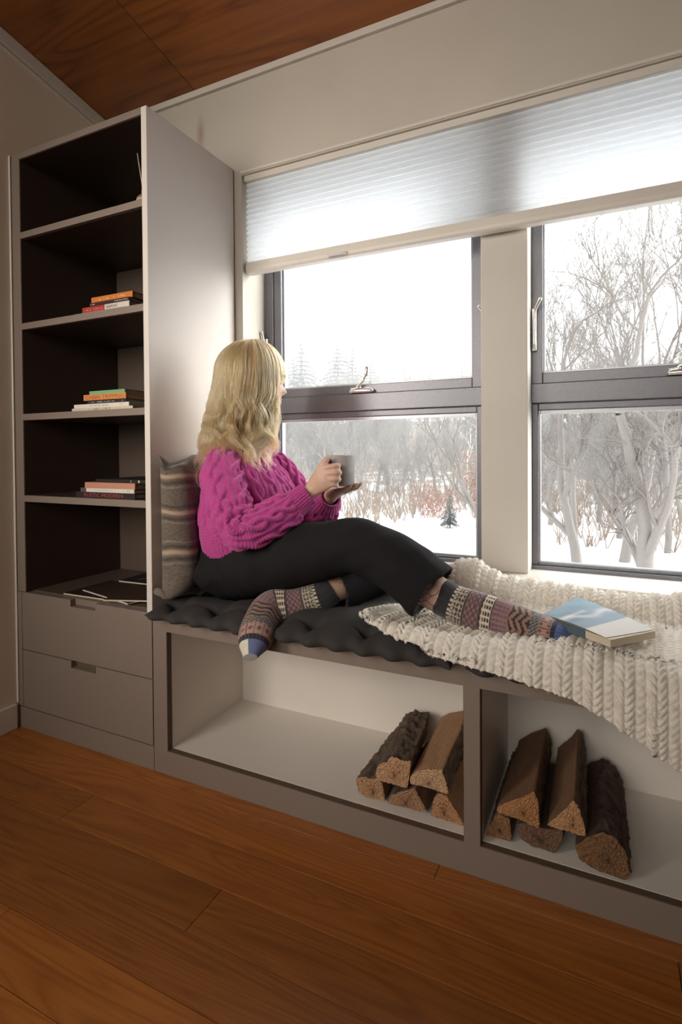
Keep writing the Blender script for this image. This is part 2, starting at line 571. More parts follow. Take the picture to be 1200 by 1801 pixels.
def window(name, a, b, far_latch):
    w = empty(name, ((a + b) / 2, 0.6, 0.60))
    w['kind'] = 'structure'
    zb, zt = 0.597, WZ1
    t0, t1 = 1.101, 1.228                      # transom
    f = G()
    for x0, x1 in ((a, a + 0.040), (b - 0.040, b)):
        f.box(x0, x1, 0.580, 0.645, zb, zt)
    f.box(a + 0.04, b - 0.04, 0.580, 0.645, zb, 0.6125)
    f.box(a + 0.04, b - 0.04, 0.580, 0.645, zt - 0.04, zt)
    f.box(a + 0.04, b - 0.04, 0.576, 0.645, t0 + 0.026, t1 - 0.040)
    mk('frame', f, M['frame'], w, bevel=0.002)
    for nm, x0, x1, z0, z1, q, d in (('sash', a + 0.04, b - 0.04, t1 - 0.040, zt - 0.04, 0.034, 0.586), ('lower_sash', a + 0.04, b - 0.04, 0.6125, t0 + 0.026, 0.020, 0.592)):
        s = G()
        bt = 0.0065 if nm == 'lower_sash' else q
        tp = 0.022 if nm == 'lower_sash' else q
        s.box(x0, x0 + q, d, 0.64, z0, z1)
        s.box(x1 - q, x1, d, 0.64, z0, z1)
        s.box(x0 + q, x1 - q, d, 0.64, z0, z0 + bt)
        s.box(x0 + q, x1 - q, d, 0.64, z1 - tp, z1)
        so = mk(nm, s, M['frame'], w, bevel=0.0025)
        h = G()
        e = 0.006
        X0_, X1_, Z0_, Z1_ = x0 + q, x1 - q, z0 + bt, z1 - tp
        h.box(X0_, X0_ + e, 0.600, 0.62, Z0_, Z1_)
        h.box(X1_ - e, X1_, 0.600, 0.62, Z0_, Z1_)
        h.box(X0_ + e, X1_ - e, 0.600, 0.62, Z0_, Z0_ + e)
        h.box(X0_ + e, X1_ - e, 0.600, 0.62, Z1_ - e - (0.006 if nm != 'sash' else 0), Z1_)
        mk('glazing_bead', h, M['bead'], so, bevel=0.001)
        mk('pane', G().box(X0_ + 0.002, X1_ - 0.002, 0.608, 0.612, Z0_ + 0.002, Z1_ - 0.002), M['glass'], so)
    crank(w, a + (0.421 if a < 0.5 else 0.458), 1.191)
    lever(w, b - 0.020, 1.365, -1)
    lever(w, a + (0.012 if a < 0.5 else 0.050), 1.365, 1 if a > 0.5 else -0.2)
    return w

window('window_1', 0.0325, 0.9230, True)
window('window_2', 0.9970, 1.8875, True)

# ------------------------------------------------------------------ cellular blind
BX0, BX1, BY = 0.0385, 1.895, 0.468
blind = empty('cellular_blind', (0.96, BY, 1.62), 'white cellular blind drawn a third down over the window', 'blind')
ncell = 15
zt, zb = 1.982, 1.686
dv, df = [], []
for i in range(1, ncell):
    za = zt + (zb - zt) * i / ncell
    k = len(dv)
    dv += [(BX0 + 0.003, BY - 0.006, za), (BX1 - 0.003, BY - 0.006, za), (BX1 - 0.003, BY + 0.006, za), (BX0 + 0.003, BY + 0.006, za)]
    df.append((k, k + 1, k + 2, k + 3))
mk('cell_joints', (dv, df), M['blind'], blind, fix=False)
mk('headrail', G().box(BX0 - 0.002, BX1, BY - 0.024, BY + 0.024, 1.982, WZ1 - 0.0005), M['trim'], blind, bevel=0.003)
pr = []
for i in range(ncell):
    za = zt + (zb - zt) * i / ncell
    zm = zt + (zb - zt) * (i + 0.5) / ncell
    pr += [(BY - 0.006, za), (BY - 0.0150, za - 0.006), (BY - 0.017, zm), (BY - 0.0150, zm - (zt - zb) / ncell * 0.20)]
pr.append((BY - 0.006, zb))
for side, nm in ((1, 'front_cloth'), (-1, 'rear_cloth')):
    v, f = [], []
    for y, z in pr:
        yy = y if side == 1 else 2 * BY - y
        v += [(BX0 + 0.003, yy, z), (BX1 - 0.003, yy, z)]
    f = [(2 * i, 2 * i + 1, 2 * i + 3, 2 * i + 2) for i in range(len(pr) - 1)]
    o = mk(nm, (v, f), M['blind'], blind, fix=False)
g = G().prism([(BY - 0.020, 1.660), (BY - 0.018, 1.686), (BY + 0.018, 1.686), (BY + 0.020, 1.660), (BY + 0.017, 1.645), (BY - 0.012, 1.645), (BY - 0.018, 1.651)], 'x', BX0, BX1)
br = mk('bottom_rail', g, M['trim'], blind, bevel=0.002)
h = G().tube(smooth_path([(0.385, BY - 0.018, 1.655), (0.390, BY - 0.030, 1.652), (0.42, BY - 0.034, 1.651), (0.45, BY - 0.030, 1.652), (0.455, BY - 0.018, 1.655)], 18), 0.0045, 10)
mk('pull_handle', h, M['sill'], br, smooth=True)

# ------------------------------------------------------------------ bookcase with drawers
bc = empty('bookcase', ((XL + X0) / 2, 0.2, 0), 'tall grey built-in bookcase with five open bays above two drawers', 'bookcase')
YF, YBK = 0.0, 0.4300
ZT = 2.0307
T = 0.022
xl, xr = XL + 0.001, X0 - 0.0005
c = M['cabinet']
ip = XL + 0.048                                  # inner face of the left side
mk('side_panel', G().box(xl, ip, YF + 0.001, YBK, 0.4887, ZT - 0.001), c, bc, bevel=0.001)
mk('end_panel', G().box(xr - T, xr, YF, YBK, 0.487, ZT), M['endpanel'], bc, bevel=0.0015)
mk('top_panel', G().box(ip, xr - T, YF, YBK, ZT - T, ZT), c, bc, bevel=0.001)
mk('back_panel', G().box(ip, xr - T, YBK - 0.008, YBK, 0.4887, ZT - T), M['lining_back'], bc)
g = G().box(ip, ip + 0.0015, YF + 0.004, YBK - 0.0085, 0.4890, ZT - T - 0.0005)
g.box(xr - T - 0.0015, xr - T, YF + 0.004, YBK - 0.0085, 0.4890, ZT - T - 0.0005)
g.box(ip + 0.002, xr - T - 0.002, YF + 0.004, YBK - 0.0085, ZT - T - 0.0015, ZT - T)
mk('side_lining', g, M['lining'], bc)  # added thin sheets carrying the painted bay shade
for z in (1.732, 1.414, 1.096, 0.809):
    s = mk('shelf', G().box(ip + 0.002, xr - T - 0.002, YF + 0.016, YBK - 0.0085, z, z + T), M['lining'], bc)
    mk('shelf_edge', G().box(ip + 0.0005, xr - T - 0.0005, YF + 0.0005, YF + 0.0155, z - 0.0003, z + T + 0.0003), c, s, bevel=0.001)
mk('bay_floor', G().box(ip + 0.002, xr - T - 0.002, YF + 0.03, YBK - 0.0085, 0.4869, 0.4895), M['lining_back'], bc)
mk('base_panel', G().box(xl, xr, YF + 0.020, YBK, 0.466, 0.4868), c, bc)
mk('plinth', G().box(xl, xr + 0.0, YF, 0.03, 0.0005, 0.0745), c, bc)
mk('stile', G().box(xl, XL + 0.026, YF, 0.03, 0.0765, 0.4875), c, bc, bevel=0.001)
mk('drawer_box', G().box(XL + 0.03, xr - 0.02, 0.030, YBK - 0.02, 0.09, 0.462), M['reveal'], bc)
for z0, z1 in ((0.0775, 0.2800), (0.2832, 0.4870)):
    x0, x1 = XL + 0.0285, -0.003
    pa, pb, pd = -0.368, -0.250, 0.0235           # finger pull cut into the top edge
    g = G().prism([(x0, z0), (x1, z0), (x1, z1), (pb, z1), (pb, z1 - pd), (pa, z1 - pd), (pa, z1), (x0, z1)], 'y', YF, YF + 0.020)
    d = mk('drawer_front', g, c, bc, bevel=0.0008)
    mk('finger_pull', G().box(pa, pb, YF + 0.0205, YF + 0.024, z1 - pd - 0.01, z1 - 0.001), M['reveal'], d)

# ------------------------------------------------------------------ window bench with open cubbies
BXR = 2.6
bench = empty('window_bench', (1.3, 0.2, 0), 'grey built-in window bench with white open cubbies for firewood', 'bench')
XA, XB, XC, XD = 0.055, 0.9582, 0.9949, 1.895
Z0, Z1 = 0.0725, 0.437
g = G()
g.box(X0 + 0.0015, XA, 0, 0.020, 0.0005, 0.486)
g.box(XB, XC, 0, 0.020, 0.0005, 0.486)
g.box(XD, BXR, 0, 0.020, 0.0005, 0.486)
for a, b in ((XA, XB), (XC, XD)):
    g.box(a, b, 0, 0.020, 0.0005, Z0)
    g.box(a, b, 0, 0.020, Z1, 0.486)
mk('face_frame', g, c, bench)
mk('seat_board', G().box(X0 + 0.0015, BXR, 0.0205, 0.409, 0.462, 0.486), c, bench)
for a, b in ((XA, XB), (XC, XD)):
    r = G()                                       # shadow gap round the opening, painted as dark strips
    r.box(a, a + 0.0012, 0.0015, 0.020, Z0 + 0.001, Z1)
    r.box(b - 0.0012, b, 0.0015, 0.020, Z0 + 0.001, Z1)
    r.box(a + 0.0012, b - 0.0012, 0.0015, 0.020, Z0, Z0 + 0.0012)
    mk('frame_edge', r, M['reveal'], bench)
    q = G()
    q.box(a - 0.012, a + 0.0, 0.0205, 0.3834, Z0 - 0.012, 0.461)
    mk('cubby_side', q, M['cubby'], bench)
    q = G().box(b - 0.0, b + 0.012, 0.0205, 0.3834, Z0 - 0.012, 0.461)
    mk('cubby_side', q, M['cubby'], bench)
    mk('cubby_floor', G().box(a, b, 0.0205, 0.3834, Z0 - 0.012, Z0 + 0.0022), M['cubby'], bench)
    mk('cubby_back', G().box(a - 0.012, b + 0.012, 0.3834, 0.393, Z0 - 0.012, 0.461), M['cubby'], bench)
# ------------------------------------------------------------------ seat cushions
M['cushion'] = plain('charcoal_cotton', (0.028, 0.024, 0.022), 0.85, 0, 0.25, 500)

def sstep(a, b, x):
    t = np.clip((np.asarray(x, float) - a) / (b - a), 0, 1)
    return t * t * (3 - 2 * t)

def cushion(x0, x1, y0, y1, label, seed, dents=()):
    r = np.random.default_rng(seed)
    nx, ny = int((x1 - x0) / 0.008), int((y1 - y0) / 0.008)
    u = np.linspace(-1, 1, nx)
    v = np.linspace(-1, 1, ny)
    u = np.sign(u) * (1 - (1 - np.abs(u)) ** 1.35)
    v = np.sign(v) * (1 - (1 - np.abs(v)) ** 1.35)
    U, V = np.meshgrid(u, v, indexing='ij')
    L, W = x1 - x0, y1 - y0
    pinx = 0.030 * (1 - V ** 2) * np.abs(U) ** 3
    scal = 0.009 * np.cos((U + 1) * L / 0.15 * 2 * np.pi)
    X = (x0 + x1) / 2 + U * L / 2 - np.sign(U) * pinx
    Y = (y0 + y1) / 2 + V * W / 2 - np.sign(V) * (0.010 * (1 - np.abs(U) ** 8)) * np.abs(V) ** 3 + scal * np.abs(V) ** 4 * -np.sign(V)
    H = 0.028 * np.sqrt(np.clip((1 - U ** 12) * (1 - V ** 6), 0, 1)) + 0.0015
    zm = 0.5145 - 0.022 * sstep(0.05, -0.05, Y) * (1 - 0.0 * U)
    top = zm + H
    nxt = max(2, int(round(L / 0.155)))
    for i in range(nxt):
        for j in range(3):
            px = x0 + L * (i + 0.5) / nxt + (0.0 if j != 1 else 0.0)
            py = y0 + W * (j + 0.5) / 3
            d2 = (X - px) ** 2 + (Y - py) ** 2
            top -= 0.026 * np.exp(-d2 / 0.026 ** 2) + 0.006 * np.exp(-d2 / 0.05 ** 2)
            for a in np.arange(0, 6.28, 1.57):
                dx, dy = math.cos(a), math.sin(a)
                al = (X - px) * dx + (Y - py) * dy
                ac = -(X - px) * dy + (Y - py) * dx
                top -= 0.009 * np.exp(-(ac / 0.008) ** 2) * np.exp(-((al - 0.03) / 0.035) ** 2) * (al > 0)
    for fx, fy, fd, fr in dents:
        top -= fd * np.exp(-((X - fx) ** 2 + (Y - fy) ** 2) / fr ** 2)
    for k in range(14):
        a, b, p = r.normal(0, 22), r.normal(0, 22), r.uniform(0, 6.28)
        top += 0.0006 * np.sin(a * X + b * Y + p)
    top = np.maximum(top, 0.4885)
    bot = np.where(Y > 0.0, 0.4872, zm - 0.6 * H - 0.004 * (1 - U ** 12))
    bot = np.minimum(bot, top - 0.0005)
    P = np.concatenate([np.stack([X, Y, top], -1).reshape(-1, 3), np.stack([X, Y, bot], -1).reshape(-1, 3)])
    f = []
    N = nx * ny
    for i in range(nx - 1):
        for j in range(ny - 1):
            a = i * ny + j
            f.append((a, a + ny, a + ny + 1, a + 1))
            f.append((N + a, N + a + 1, N + a + ny + 1, N + a + ny))
    edge = [i * ny for i in range(nx)] + [(nx - 1) * ny + j for j in range(1, ny)] + [i * ny + ny - 1 for i in range(nx - 2, -1, -1)] + [j for j in range(ny - 2, 0, -1)]
    for a, b in zip(edge, edge[1:] + edge[:1]):
        f.append((a, N + a, N + b, b))
    return mk('seat_cushion', (P, f), M['cushion'], smooth=True, label=label, cat='cushion', group='charcoal cushions on the window bench')

cushion(0.008, 0.945, -0.050, 0.385, 'charcoal tufted seat cushion the woman sits on', 1, ((0.17, 0.21, 0.030, 0.14), (0.425, 0.02, 0.036, 0.055)))
cushion(0.972, 1.95, -0.050, 0.385, 'charcoal seat cushion mostly under the knitted blanket', 2)

# ------------------------------------------------------------------ chunky knitted blanket
M['yarn'] = vcol('oatmeal_yarn', 0.95, 0.5, 320, 0.35)
def knit_blanket():
    hx = np.array([0.60, 0.813, 0.974, 1.118, 1.228, 1.289, 1.339, 1.381, 1.5, 1.8])
    hz = np.array([0.556, 0.552, 0.519, 0.499, 0.478, 0.448, 0.416, 0.385, 0.29, 0.15])
    nu, ns = 680, 430
    xr_ = 1.80
    base = np.array([(0.388, 0.553), (0.380, 0.592), (0.355, 0.612), (0.322, 0.612), (0.290, 0.592), (0.268, 0.570), (0.235, 0.560), (0.15, 0.560), (0.04, 0.560), (-0.012, 0.556), (-0.040, 0.542), (-0.054, 0.520)])
    P = np.zeros((nu, ns, 3))
    A = np.zeros((nu, ns))
    B = np.zeros((nu, ns))
    for i in range(nu):
        q = i / (nu - 1)
        xf = 0.80 + (xr_ - 0.80) * q                        # x of this yarn column at the wall side
        zend = np.interp(xf, hx, hz)
        pts = base.copy()
        roll = 0.012 * math.sin(xf * 9) + 0.032 * math.exp(-((xf - 0.90) / 0.055) ** 2)
        w = np.array([0, 0.6, 1, 1, 0.6, 0.2, 0, 0, 0, 0, 0, 0])
        pts[:, 1] += roll * w + 0.004 * np.sin(xf * 17 + pts[:, 0] * 20)
        pts[1:6, 0] += 0.012 * math.sin(xf * 7 + 1)
        if zend < 0.52:
            k = max(2, int((0.52 - zend) / 0.03))
            pts = np.vstack([pts, [(-0.054 - 0.006 * math.sin(j * 0.9), 0.52 + (zend - 0.52) * j / k) for j in range(1, k + 1)]])
        else:
            keep = pts[:, 1] > -1
            cut = np.interp(xf, [0.80, 0.83, 0.88, 0.99], [0.045, -0.005, -0.036, -0.052])
            keep = pts[:, 0] >= cut
            pts = np.vstack([pts[keep], [(cut, np.interp(cut, base[::-1, 0], base[::-1, 1]))]])
        sp = smooth_path(pts, 80)
        d = np.r_[0, np.cumsum(np.linalg.norm(np.diff(sp, axis=0), axis=1))]
        s = np.linspace(0, d[-1], ns)
        Y = np.interp(s, d, sp[:, 0])
        Z = np.interp(s, d, sp[:, 1])
        lean = 0.12 * sstep(0.30, -0.02, Y) * (1 - q) ** 2.0
        P[i, :, 0] = xf - lean
        P[i, :, 1] = Y
        P[i, :, 2] = Z + 0.006 * math.sin(xf * 11) * (Y < 0.2) * (Y > 0)
        A[i] = xf
        B[i] = s
    # lower where the foot and the book lie
    dip = np.exp(-((P[:, :, 1] - 0.05) / 0.05) ** 2) * sstep(0.86, 0.92, P[:, :, 0]) * sstep(1.20, 1.14, P[:, :, 0])
    P[:, :, 2] -= 0.004 * dip
    du = np.gradient(P, axis=0)
    ds = np.gradient(P, axis=1)
    Nn = np.cross(ds, du)
    Nn /= np.linalg.norm(Nn, axis=2)[:, :, None] + 1e-12
    if Nn[nu // 2, ns // 3, 2] < 0:
        Nn = -Nn
    per, st = 0.050, 0.0150
    a = (A / per) % 1.0
    rib = a < 0.66
    al = np.where(rib, (a - 0.33) / 0.33, (a - 0.83) / 0.17)
    prof = np.clip(1 - np.abs(al) ** 2.4, 0, 1) ** 0.6
    ph = B / st + np.where(rib, 1.25 * np.abs(al), 0.5 * al + 0.3)
    tw = np.abs(np.sin(np.pi * ph)) ** 0.55
    fib = 0.5 + 0.5 * np.sin(2 * np.pi * (ph * 3 + 2.0 * al))
    centre = np.exp(-(al / 0.16) ** 2) * rib
    h = np.where(rib, 0.0110 * prof * (0.38 + 0.62 * tw), 0.0060 * prof * (0.5 + 0.5 * tw)) - 0.0048 * centre + 0.0007 * fib * prof
    P = P + Nn * h[:, :, None]
    v = P.reshape(-1, 3)
    f = [(i * ns + j, (i + 1) * ns + j, (i + 1) * ns + j + 1, i * ns + j + 1) for i in range(nu - 1) for j in range(ns - 1)]
    r = np.random.default_rng(3)
    n0 = r.random((nu // 7 + 2, ns // 5 + 2))
    tone = n0[np.arange(nu)[:, None] // 7, np.arange(ns)[None, :] // 5]
    cc = np.array([0.86, 0.80, 0.70])[None, None] * (0.88 + 0.2 * tone[:, :, None])
    o = mk('knit_blanket', (v, f, cc.reshape(-1, 3)), M['yarn'], smooth=True, label='chunky oatmeal knitted blanket draped over the bench under the blue book', cat='blanket')
    so = o.modifiers.new('thickness', 'SOLIDIFY')
    so.thickness = 0.007
    so.offset = -1
    # loose wool fibres standing off the yarn
    fz = G()
    pick = r.choice(len(v), 9000, replace=False)
    Nf = Nn.reshape(-1, 3)
    for q in pick:
        d0 = Nf[q] * r.uniform(0.3, 1.0) + r.normal(0, 0.6, 3)
        d0 /= np.linalg.norm(d0)
        s0 = np.cross(d0, r.normal(0, 1, 3))
        s0 *= 0.00035 / (np.linalg.norm(s0) + 1e-9)
        L0 = r.uniform(0.004, 0.011)
        m0 = v[q] + d0 * L0 * 0.55 + r.normal(0, 0.0012, 3)
        fz.add([v[q] - s0, v[q] + s0, m0 + s0 * 0.7, v[q] + d0 * L0 + r.normal(0, 0.002, 3), m0 - s0 * 0.7], [(0, 1, 2, 4), (4, 2, 3)], (0.88, 0.83, 0.74))
    mk('yarn_fuzz', fz, M['yarn'], o, kind='stuff', fix=False)
    return o
knit_blanket()

# ------------------------------------------------------------------ striped pillow against the bookcase side
M['wool'] = vcol('woven_wool', 0.95, 0.35, 260, 0.25)
def pillow():
    prof = np.array([(0.006, 0.10), (0.010, 0.045), (0.030, 0.010), (0.065, 0.000), (0.100, 0.014), (0.120, 0.045), (0.112, 0.085), (0.085, 0.125), (0.070, 0.17), (0.066, 0.24), (0.064, 0.31), (0.055, 0.36), (0.030, 0.385), (0.008, 0.37), (0.004, 0.28), (0.004, 0.18)])
    C = smooth_path(np.vstack([prof, prof[:1]]), 97)[:-1]
    n = len(C)
    zs = np.linspace(0, 1, 150)
    R, Cc = [], []
    r = np.random.default_rng(5)
    hz = r.normal(0, 0.16, (150, n))
    for i, t in enumerate(zs):
        z = 0.541 + 0.420 * t
        k = (1 - abs(2 * t - 1) ** 7) ** 0.5
        k = 0.16 + 0.84 * k
        mid = np.array([0.045, 0.19])
        q = C.copy()
        q[:, 0] = 0.030 + (q[:, 0] - 0.030) * k * (1.06 - 0.26 * t)
        q[:, 0] = np.maximum(q[:, 0] - 0.012 + 0.016 * (1 - t), 0.0035)
        ear = 1 + 0.05 * (abs(2 * t - 1) ** 6)
        q[:, 1] = mid[1] + (q[:, 1] - mid[1]) * ear * (0.94 + 0.06 * k) + 0.012 * t
        zz = z + 0.012 * np.cos(q[:, 1] * 30) * (abs(2 * t - 1) ** 5) * np.sign(t - 0.5) * 0.6
        zz += 0.003 * np.sin(q[:, 0] * 60 + t * 9) + 0.010 * np.sin(q[:, 0] * 75 + q[:, 1] * 40) * sstep(0.9, 1.0, t) - 0.014 * np.exp(-((q[:, 0] - 0.06) / 0.03) ** 2) * sstep(0.85, 1.0, t)
        R.append(np.stack([q[:, 0], q[:, 1], zz], 1))
        base = np.array([0.135, 0.105, 0.080])
        def band(c0, w): return math.exp(-((t - c0) / w) ** 4)
        cr = max(band(0.872, 0.017), band(0.612, 0.015), band(0.322, 0.017))
        dk = max(band(0.825, 0.012), band(0.655, 0.010), band(0.565, 0.012), band(0.365, 0.012), band(0.275, 0.012), band(0.955, 0.02))
        lt = max(band(0.795, 0.010), band(0.54, 0.008), band(0.40, 0.008), band(0.245, 0.008))
        cl = base * (1 - 0.45 * dk) + 0.06 * lt
        cl = cl * (1 - cr) + np.array([0.42, 0.31, 0.20]) * cr * 1
        if t < 0.2: cl = cl * 1.05
        Cc.append(np.clip(cl[None] * (1 + hz[i][:, None] * (1 - cr)), 0.01, 1))
    g = G().rings(np.array(R), c=np.array(Cc).reshape(-1, 3))
    o = mk('striped_pillow', g, M['wool'], smooth=True, label='grey wool pillow with cream stripes standing against the bookcase side', cat='pillow')
    e = G()
    ear = smooth_path([(0.004, 0.010, 0.544), (0.018, 0.000, 0.556), (0.036, -0.002, 0.554), (0.052, 0.004, 0.545), (0.064, 0.012, 0.541)], 22)
    e.tube(ear, smooth_path([(0.002, 0.003), (0.010, 0.008), (0.011, 0.010), (0.007, 0.010), (0.002, 0.004)], 22), 18, c=(0.17, 0.135, 0.105))
    mk('pillow_corner', e, M['wool'], o, smooth=True)
pillow()

# ------------------------------------------------------------------ books
M['print'] = vcol('printed_cover', 0.7, 0.0)
M['print'].node_tree.nodes['Principled BSDF'].inputs['Specular IOR Level'].default_value = 0.2
M['pages'] = plain('page_edges', (0.62, 0.54, 0.42), 0.9, 0, 0.3, 900)
M['pages_shade'] = plain('aged_page_edges', (0.42, 0.34, 0.26), 0.9, 0, 0.3, 900)  # shade on the shelved books' page edges put into the colour
INK = {}
def ink(c):
    k = tuple(c)
    if k not in INK:
        INK[k] = plain('ink_%02d' % len(INK), c, 0.6)
    return INK[k]

def lettering(txt, parent, loc, size, color, width=None, rot=(math.pi / 2, 0, 0), shear=0.0):
    cu = bpy.data.curves.new('lettering', 'FONT')
    cu.body = txt
    cu.size = size
    cu.extrude = 0.0001
    cu.resolution_u = 2
    cu.shear = shear
    cu.align_x = 'LEFT'
    o = bpy.data.objects.new('lettering', cu)
    COL.objects.link(o)
    bpy.context.view_layer.update()
    me = bpy.data.meshes.new_from_object(o.evaluated_get(bpy.context.evaluated_depsgraph_get()))
    bpy.data.objects.remove(o)
    bpy.data.curves.remove(cu)
    me.materials.clear()
    me.materials.append(ink(color))
    o = bpy.data.objects.new('lettering', me)
    COL.objects.link(o)
    o.parent = parent
    o.location = Vector(loc) - WL[parent.name]
    o.rotation_euler = rot
    if width:
        xs = [q.co.x for q in me.vertices]
        o.scale.x = width / max(1e-6, max(xs) - min(xs))
    return o

def scribble(n_, parent, x, y, z, size, width, color, seed):
    """print too small to read: a row of letter-like strokes"""
    r = np.random.default_rng(seed)
    g = G()
    st = width / n_
    for k in range(n_):
        if r.random() < 0.14: continue
        a = x + k * st
        w = st * r.uniform(0.45, 0.75)
        g.box(a, a + w * 0.32, y - 0.0003, y, z, z + size * r.uniform(0.75, 1.0))
        if r.random() < 0.7: g.box(a + w * 0.32, a + w, y - 0.0003, y, z + size * r.choice([0, 0.4, 0.75]), z + size * r.choice([0.2, 0.6, 0.9]) + size * 0.02)
    if g.n: mk('lettering', g, ink(color), parent, fix=False)

def book(z, th, x0, x1, y0, depth, color, label, group, texts=(), split=None, name='book', soft=False):
    b = empty(name, ((x0 + x1) / 2, y0 + depth / 2, z), label, 'book', group)
    bt = min(0.0022, th * 0.16)
    g = G()
    def seg(a, c_, col):
        g.prism([(y0, z), (y0 + depth, z), (y0 + depth, z + bt), (y0 + 0.003, z + bt), (y0 + 0.003, z + th - bt), (y0 + depth, z + th - bt), (y0 + depth, z + th), (y0, z + th)], 'x', a, c_, col)
    if split:
        seg(x0, split[0], color)
        seg(split[0], x1, split[1])
    else:
        seg(x0, x1, color)
    mk('cover', g, M['print'], b)
    mk('page_block', G().box(x0 + 0.002, x1 - 0.002, y0 + 0.0031, y0 + depth - 0.003, z + bt, z + th - bt), M['pages_shade'], b)
    for t in texts:
        txt, fx, size, col, w = t
        if txt in ('VERMONT', 'CABIN TRIPPING', 'RUSTIC MODERN'):
            lettering(txt, b, (x0 + fx * (x1 - x0), y0 - 0.0003, z + th / 2 - size * 0.34), size, col, w)
        else:
            scribble(txt, b, x0 + fx * (x1 - x0), y0, z + th / 2 - size * 0.34, size * 0.7, w or size * 0.7 * txt, col, int(fx * 1000) + txt)
    return z + th

def px2x(p): return -0.369 + (p - 132) * 0.00261
SH = 'books stacked flat on the bookcase shelves'
W, K = (0.72, 0.68, 0.60), (0.03, 0.025, 0.022)
z = 1.732 - 0.318 + 0.0225
z = book(z, 0.007, px2x(138), px2x(226), 0.020, 0.19, (0.40, 0.28, 0.18), 'thin tan book at the bottom of the stack on the second shelf down', SH)
z = book(z, 0.019, px2x(150), px2x(232), 0.026, 0.18, (0.42, 0.05, 0.035), 'red and white book reading VERMONT on the second shelf down', SH,
         [('VERMONT', 0.52, 0.0135, K, 0.052), (10, 0.06, 0.0075, (0.6, 0.3, 0.25), 0.085), (1, 0.90, 0.008, (0.3, 0.25, 0.2), None)], (px2x(190), (0.66, 0.60, 0.52)))
z = book(z, 0.011, px2x(165), px2x(233), 0.024, 0.17, (0.06, 0.022, 0.022), 'dark maroon book with small white lettering under an orange one, second shelf down', SH, [(14, 0.62, 0.006, W, 0.062), (4, 0.01, 0.006, W, 0.024)])
z = book(z, 0.019, px2x(165), px2x(236), 0.030, 0.17, (0.60, 0.20, 0.045), 'orange book on top of the stack on the second shelf down', SH, [(5, 0.2, 0.010, (0.75, 0.5, 0.3), 0.045), (5, 0.55, 0.010, (0.75, 0.5, 0.3), 0.055)])
z = 1.096 + 0.0225
z = book(z, 0.010, px2x(132), px2x(239), 0.018, 0.20, (0.60, 0.52, 0.42), 'cream book with faint lettering lowest on the third shelf down', SH, [(11, 0.30, 0.008, (0.16, 0.13, 0.10), 0.10)])
z = book(z, 0.013, px2x(134), px2x(231), 0.022, 0.19, (0.72, 0.67, 0.58), 'white book second from the bottom on the third shelf down', SH, [(20, 0.31, 0.006, (0.2, 0.17, 0.15), 0.085), (5, 0.84, 0.005, (0.3, 0.26, 0.22), None)])
z = book(z, 0.012, px2x(157), px2x(225), 0.026, 0.18, (0.035, 0.032, 0.032), 'black book with white lettering under the orange CABIN TRIPPING one', SH, [(24, 0.10, 0.006, (0.5, 0.46, 0.42), 0.11), (1, 0.90, 0.007, W, None)])
z = book(z, 0.0185, px2x(152), px2x(226), 0.022, 0.20, (0.68, 0.28, 0.09), 'orange book reading CABIN TRIPPING', SH, [('CABIN TRIPPING', 0.04, 0.0185, (0.42, 0.075, 0.02), 0.178)])
z = book(z, 0.012, px2x(160), px2x(222), 0.028, 0.17, (0.20, 0.42, 0.20), 'green book topping the stack on the third shelf down', SH)
z = 0.809 + 0.0225
z = book(z, 0.0185, px2x(137), px2x(241), 0.018, 0.20, (0.030, 0.022, 0.020), 'black book reading RUSTIC MODERN in dull red', SH, [('RUSTIC MODERN', 0.14, 0.0175, (0.33, 0.045, 0.045), 0.178), (1, 0.01, 0.010, (0.4, 0.34, 0.28), None)])
z = book(z, 0.0135, px2x(144), px2x(238), 0.022, 0.19, (0.10, 0.085, 0.075), 'white spined book with a dark patterned end under the pink one', SH, [(23, 0.26, 0.006, (0.5, 0.45, 0.4), 0.09), (2, 0.88, 0.010, (0.2, 0.14, 0.08), None)], (px2x(154.5), (0.70, 0.65, 0.58)))
z = book(z, 0.0185, px2x(153), px2x(240), 0.020, 0.18, (0.55, 0.26, 0.17), 'thick salmon pink book with a blank spine', SH)
z = book(z, 0.011, px2x(168), px2x(258), 0.030, 0.20, (0.025, 0.02, 0.02), 'black book topping the stack on the fourth shelf down', SH, [(1, 0.68, 0.012, W, None), (1, 0.82, 0.012, W, None)])

def magazine(z, cx_, cy_, w, d, rot, cover, label):
    ca, sa = math.cos(rot), math.sin(rot)
    m_ = empty('magazine', (cx_, cy_, z), label, 'magazine', 'magazines in the lowest bay')
    def quad(z0, z1, e):
        P = [(cx_ + ca * x - sa * y, cy_ + sa * x + ca * y) for x, y in ((-w / 2 + e, -d / 2 + e), (w / 2 - e, -d / 2 + e), (w / 2 - e, d / 2 - e), (-w / 2 + e, d / 2 - e))]
        return P, z0, z1
    P, a, b = quad(z, z + 0.004, 0.0)
    mk('page_block', G().prism(P, 'z', a, b), M['pages'], m_)
    P, a, b = quad(z + 0.0041, z + 0.005, 0.0005)
    mk('cover', G().prism(P, 'z', a, b, cover), M['print'], m_)
    return m_
z = 0.4898
magazine(z, -0.30, 0.135, 0.29, 0.20, 0.02, (0.035, 0.022, 0.018), 'dark magazine lowest and furthest left in the bottom bay')
magazine(z + 0.0052, -0.24, 0.150, 0.29, 0.21, -0.22, (0.05, 0.03, 0.022), 'dark magazine askew in the middle of the bottom bay')
magazine(z + 0.0104, -0.155, 0.130, 0.20, 0.20, 0.36, (0.06, 0.035, 0.022), 'brown magazine turned over the others at the right of the bottom bay')
mg = magazine(z + 0.0104, -0.262, 0.295, 0.24, 0.15, 0.05, (0.03, 0.02, 0.016), 'dark magazine with pale italic lettering at the back of the bottom bay')
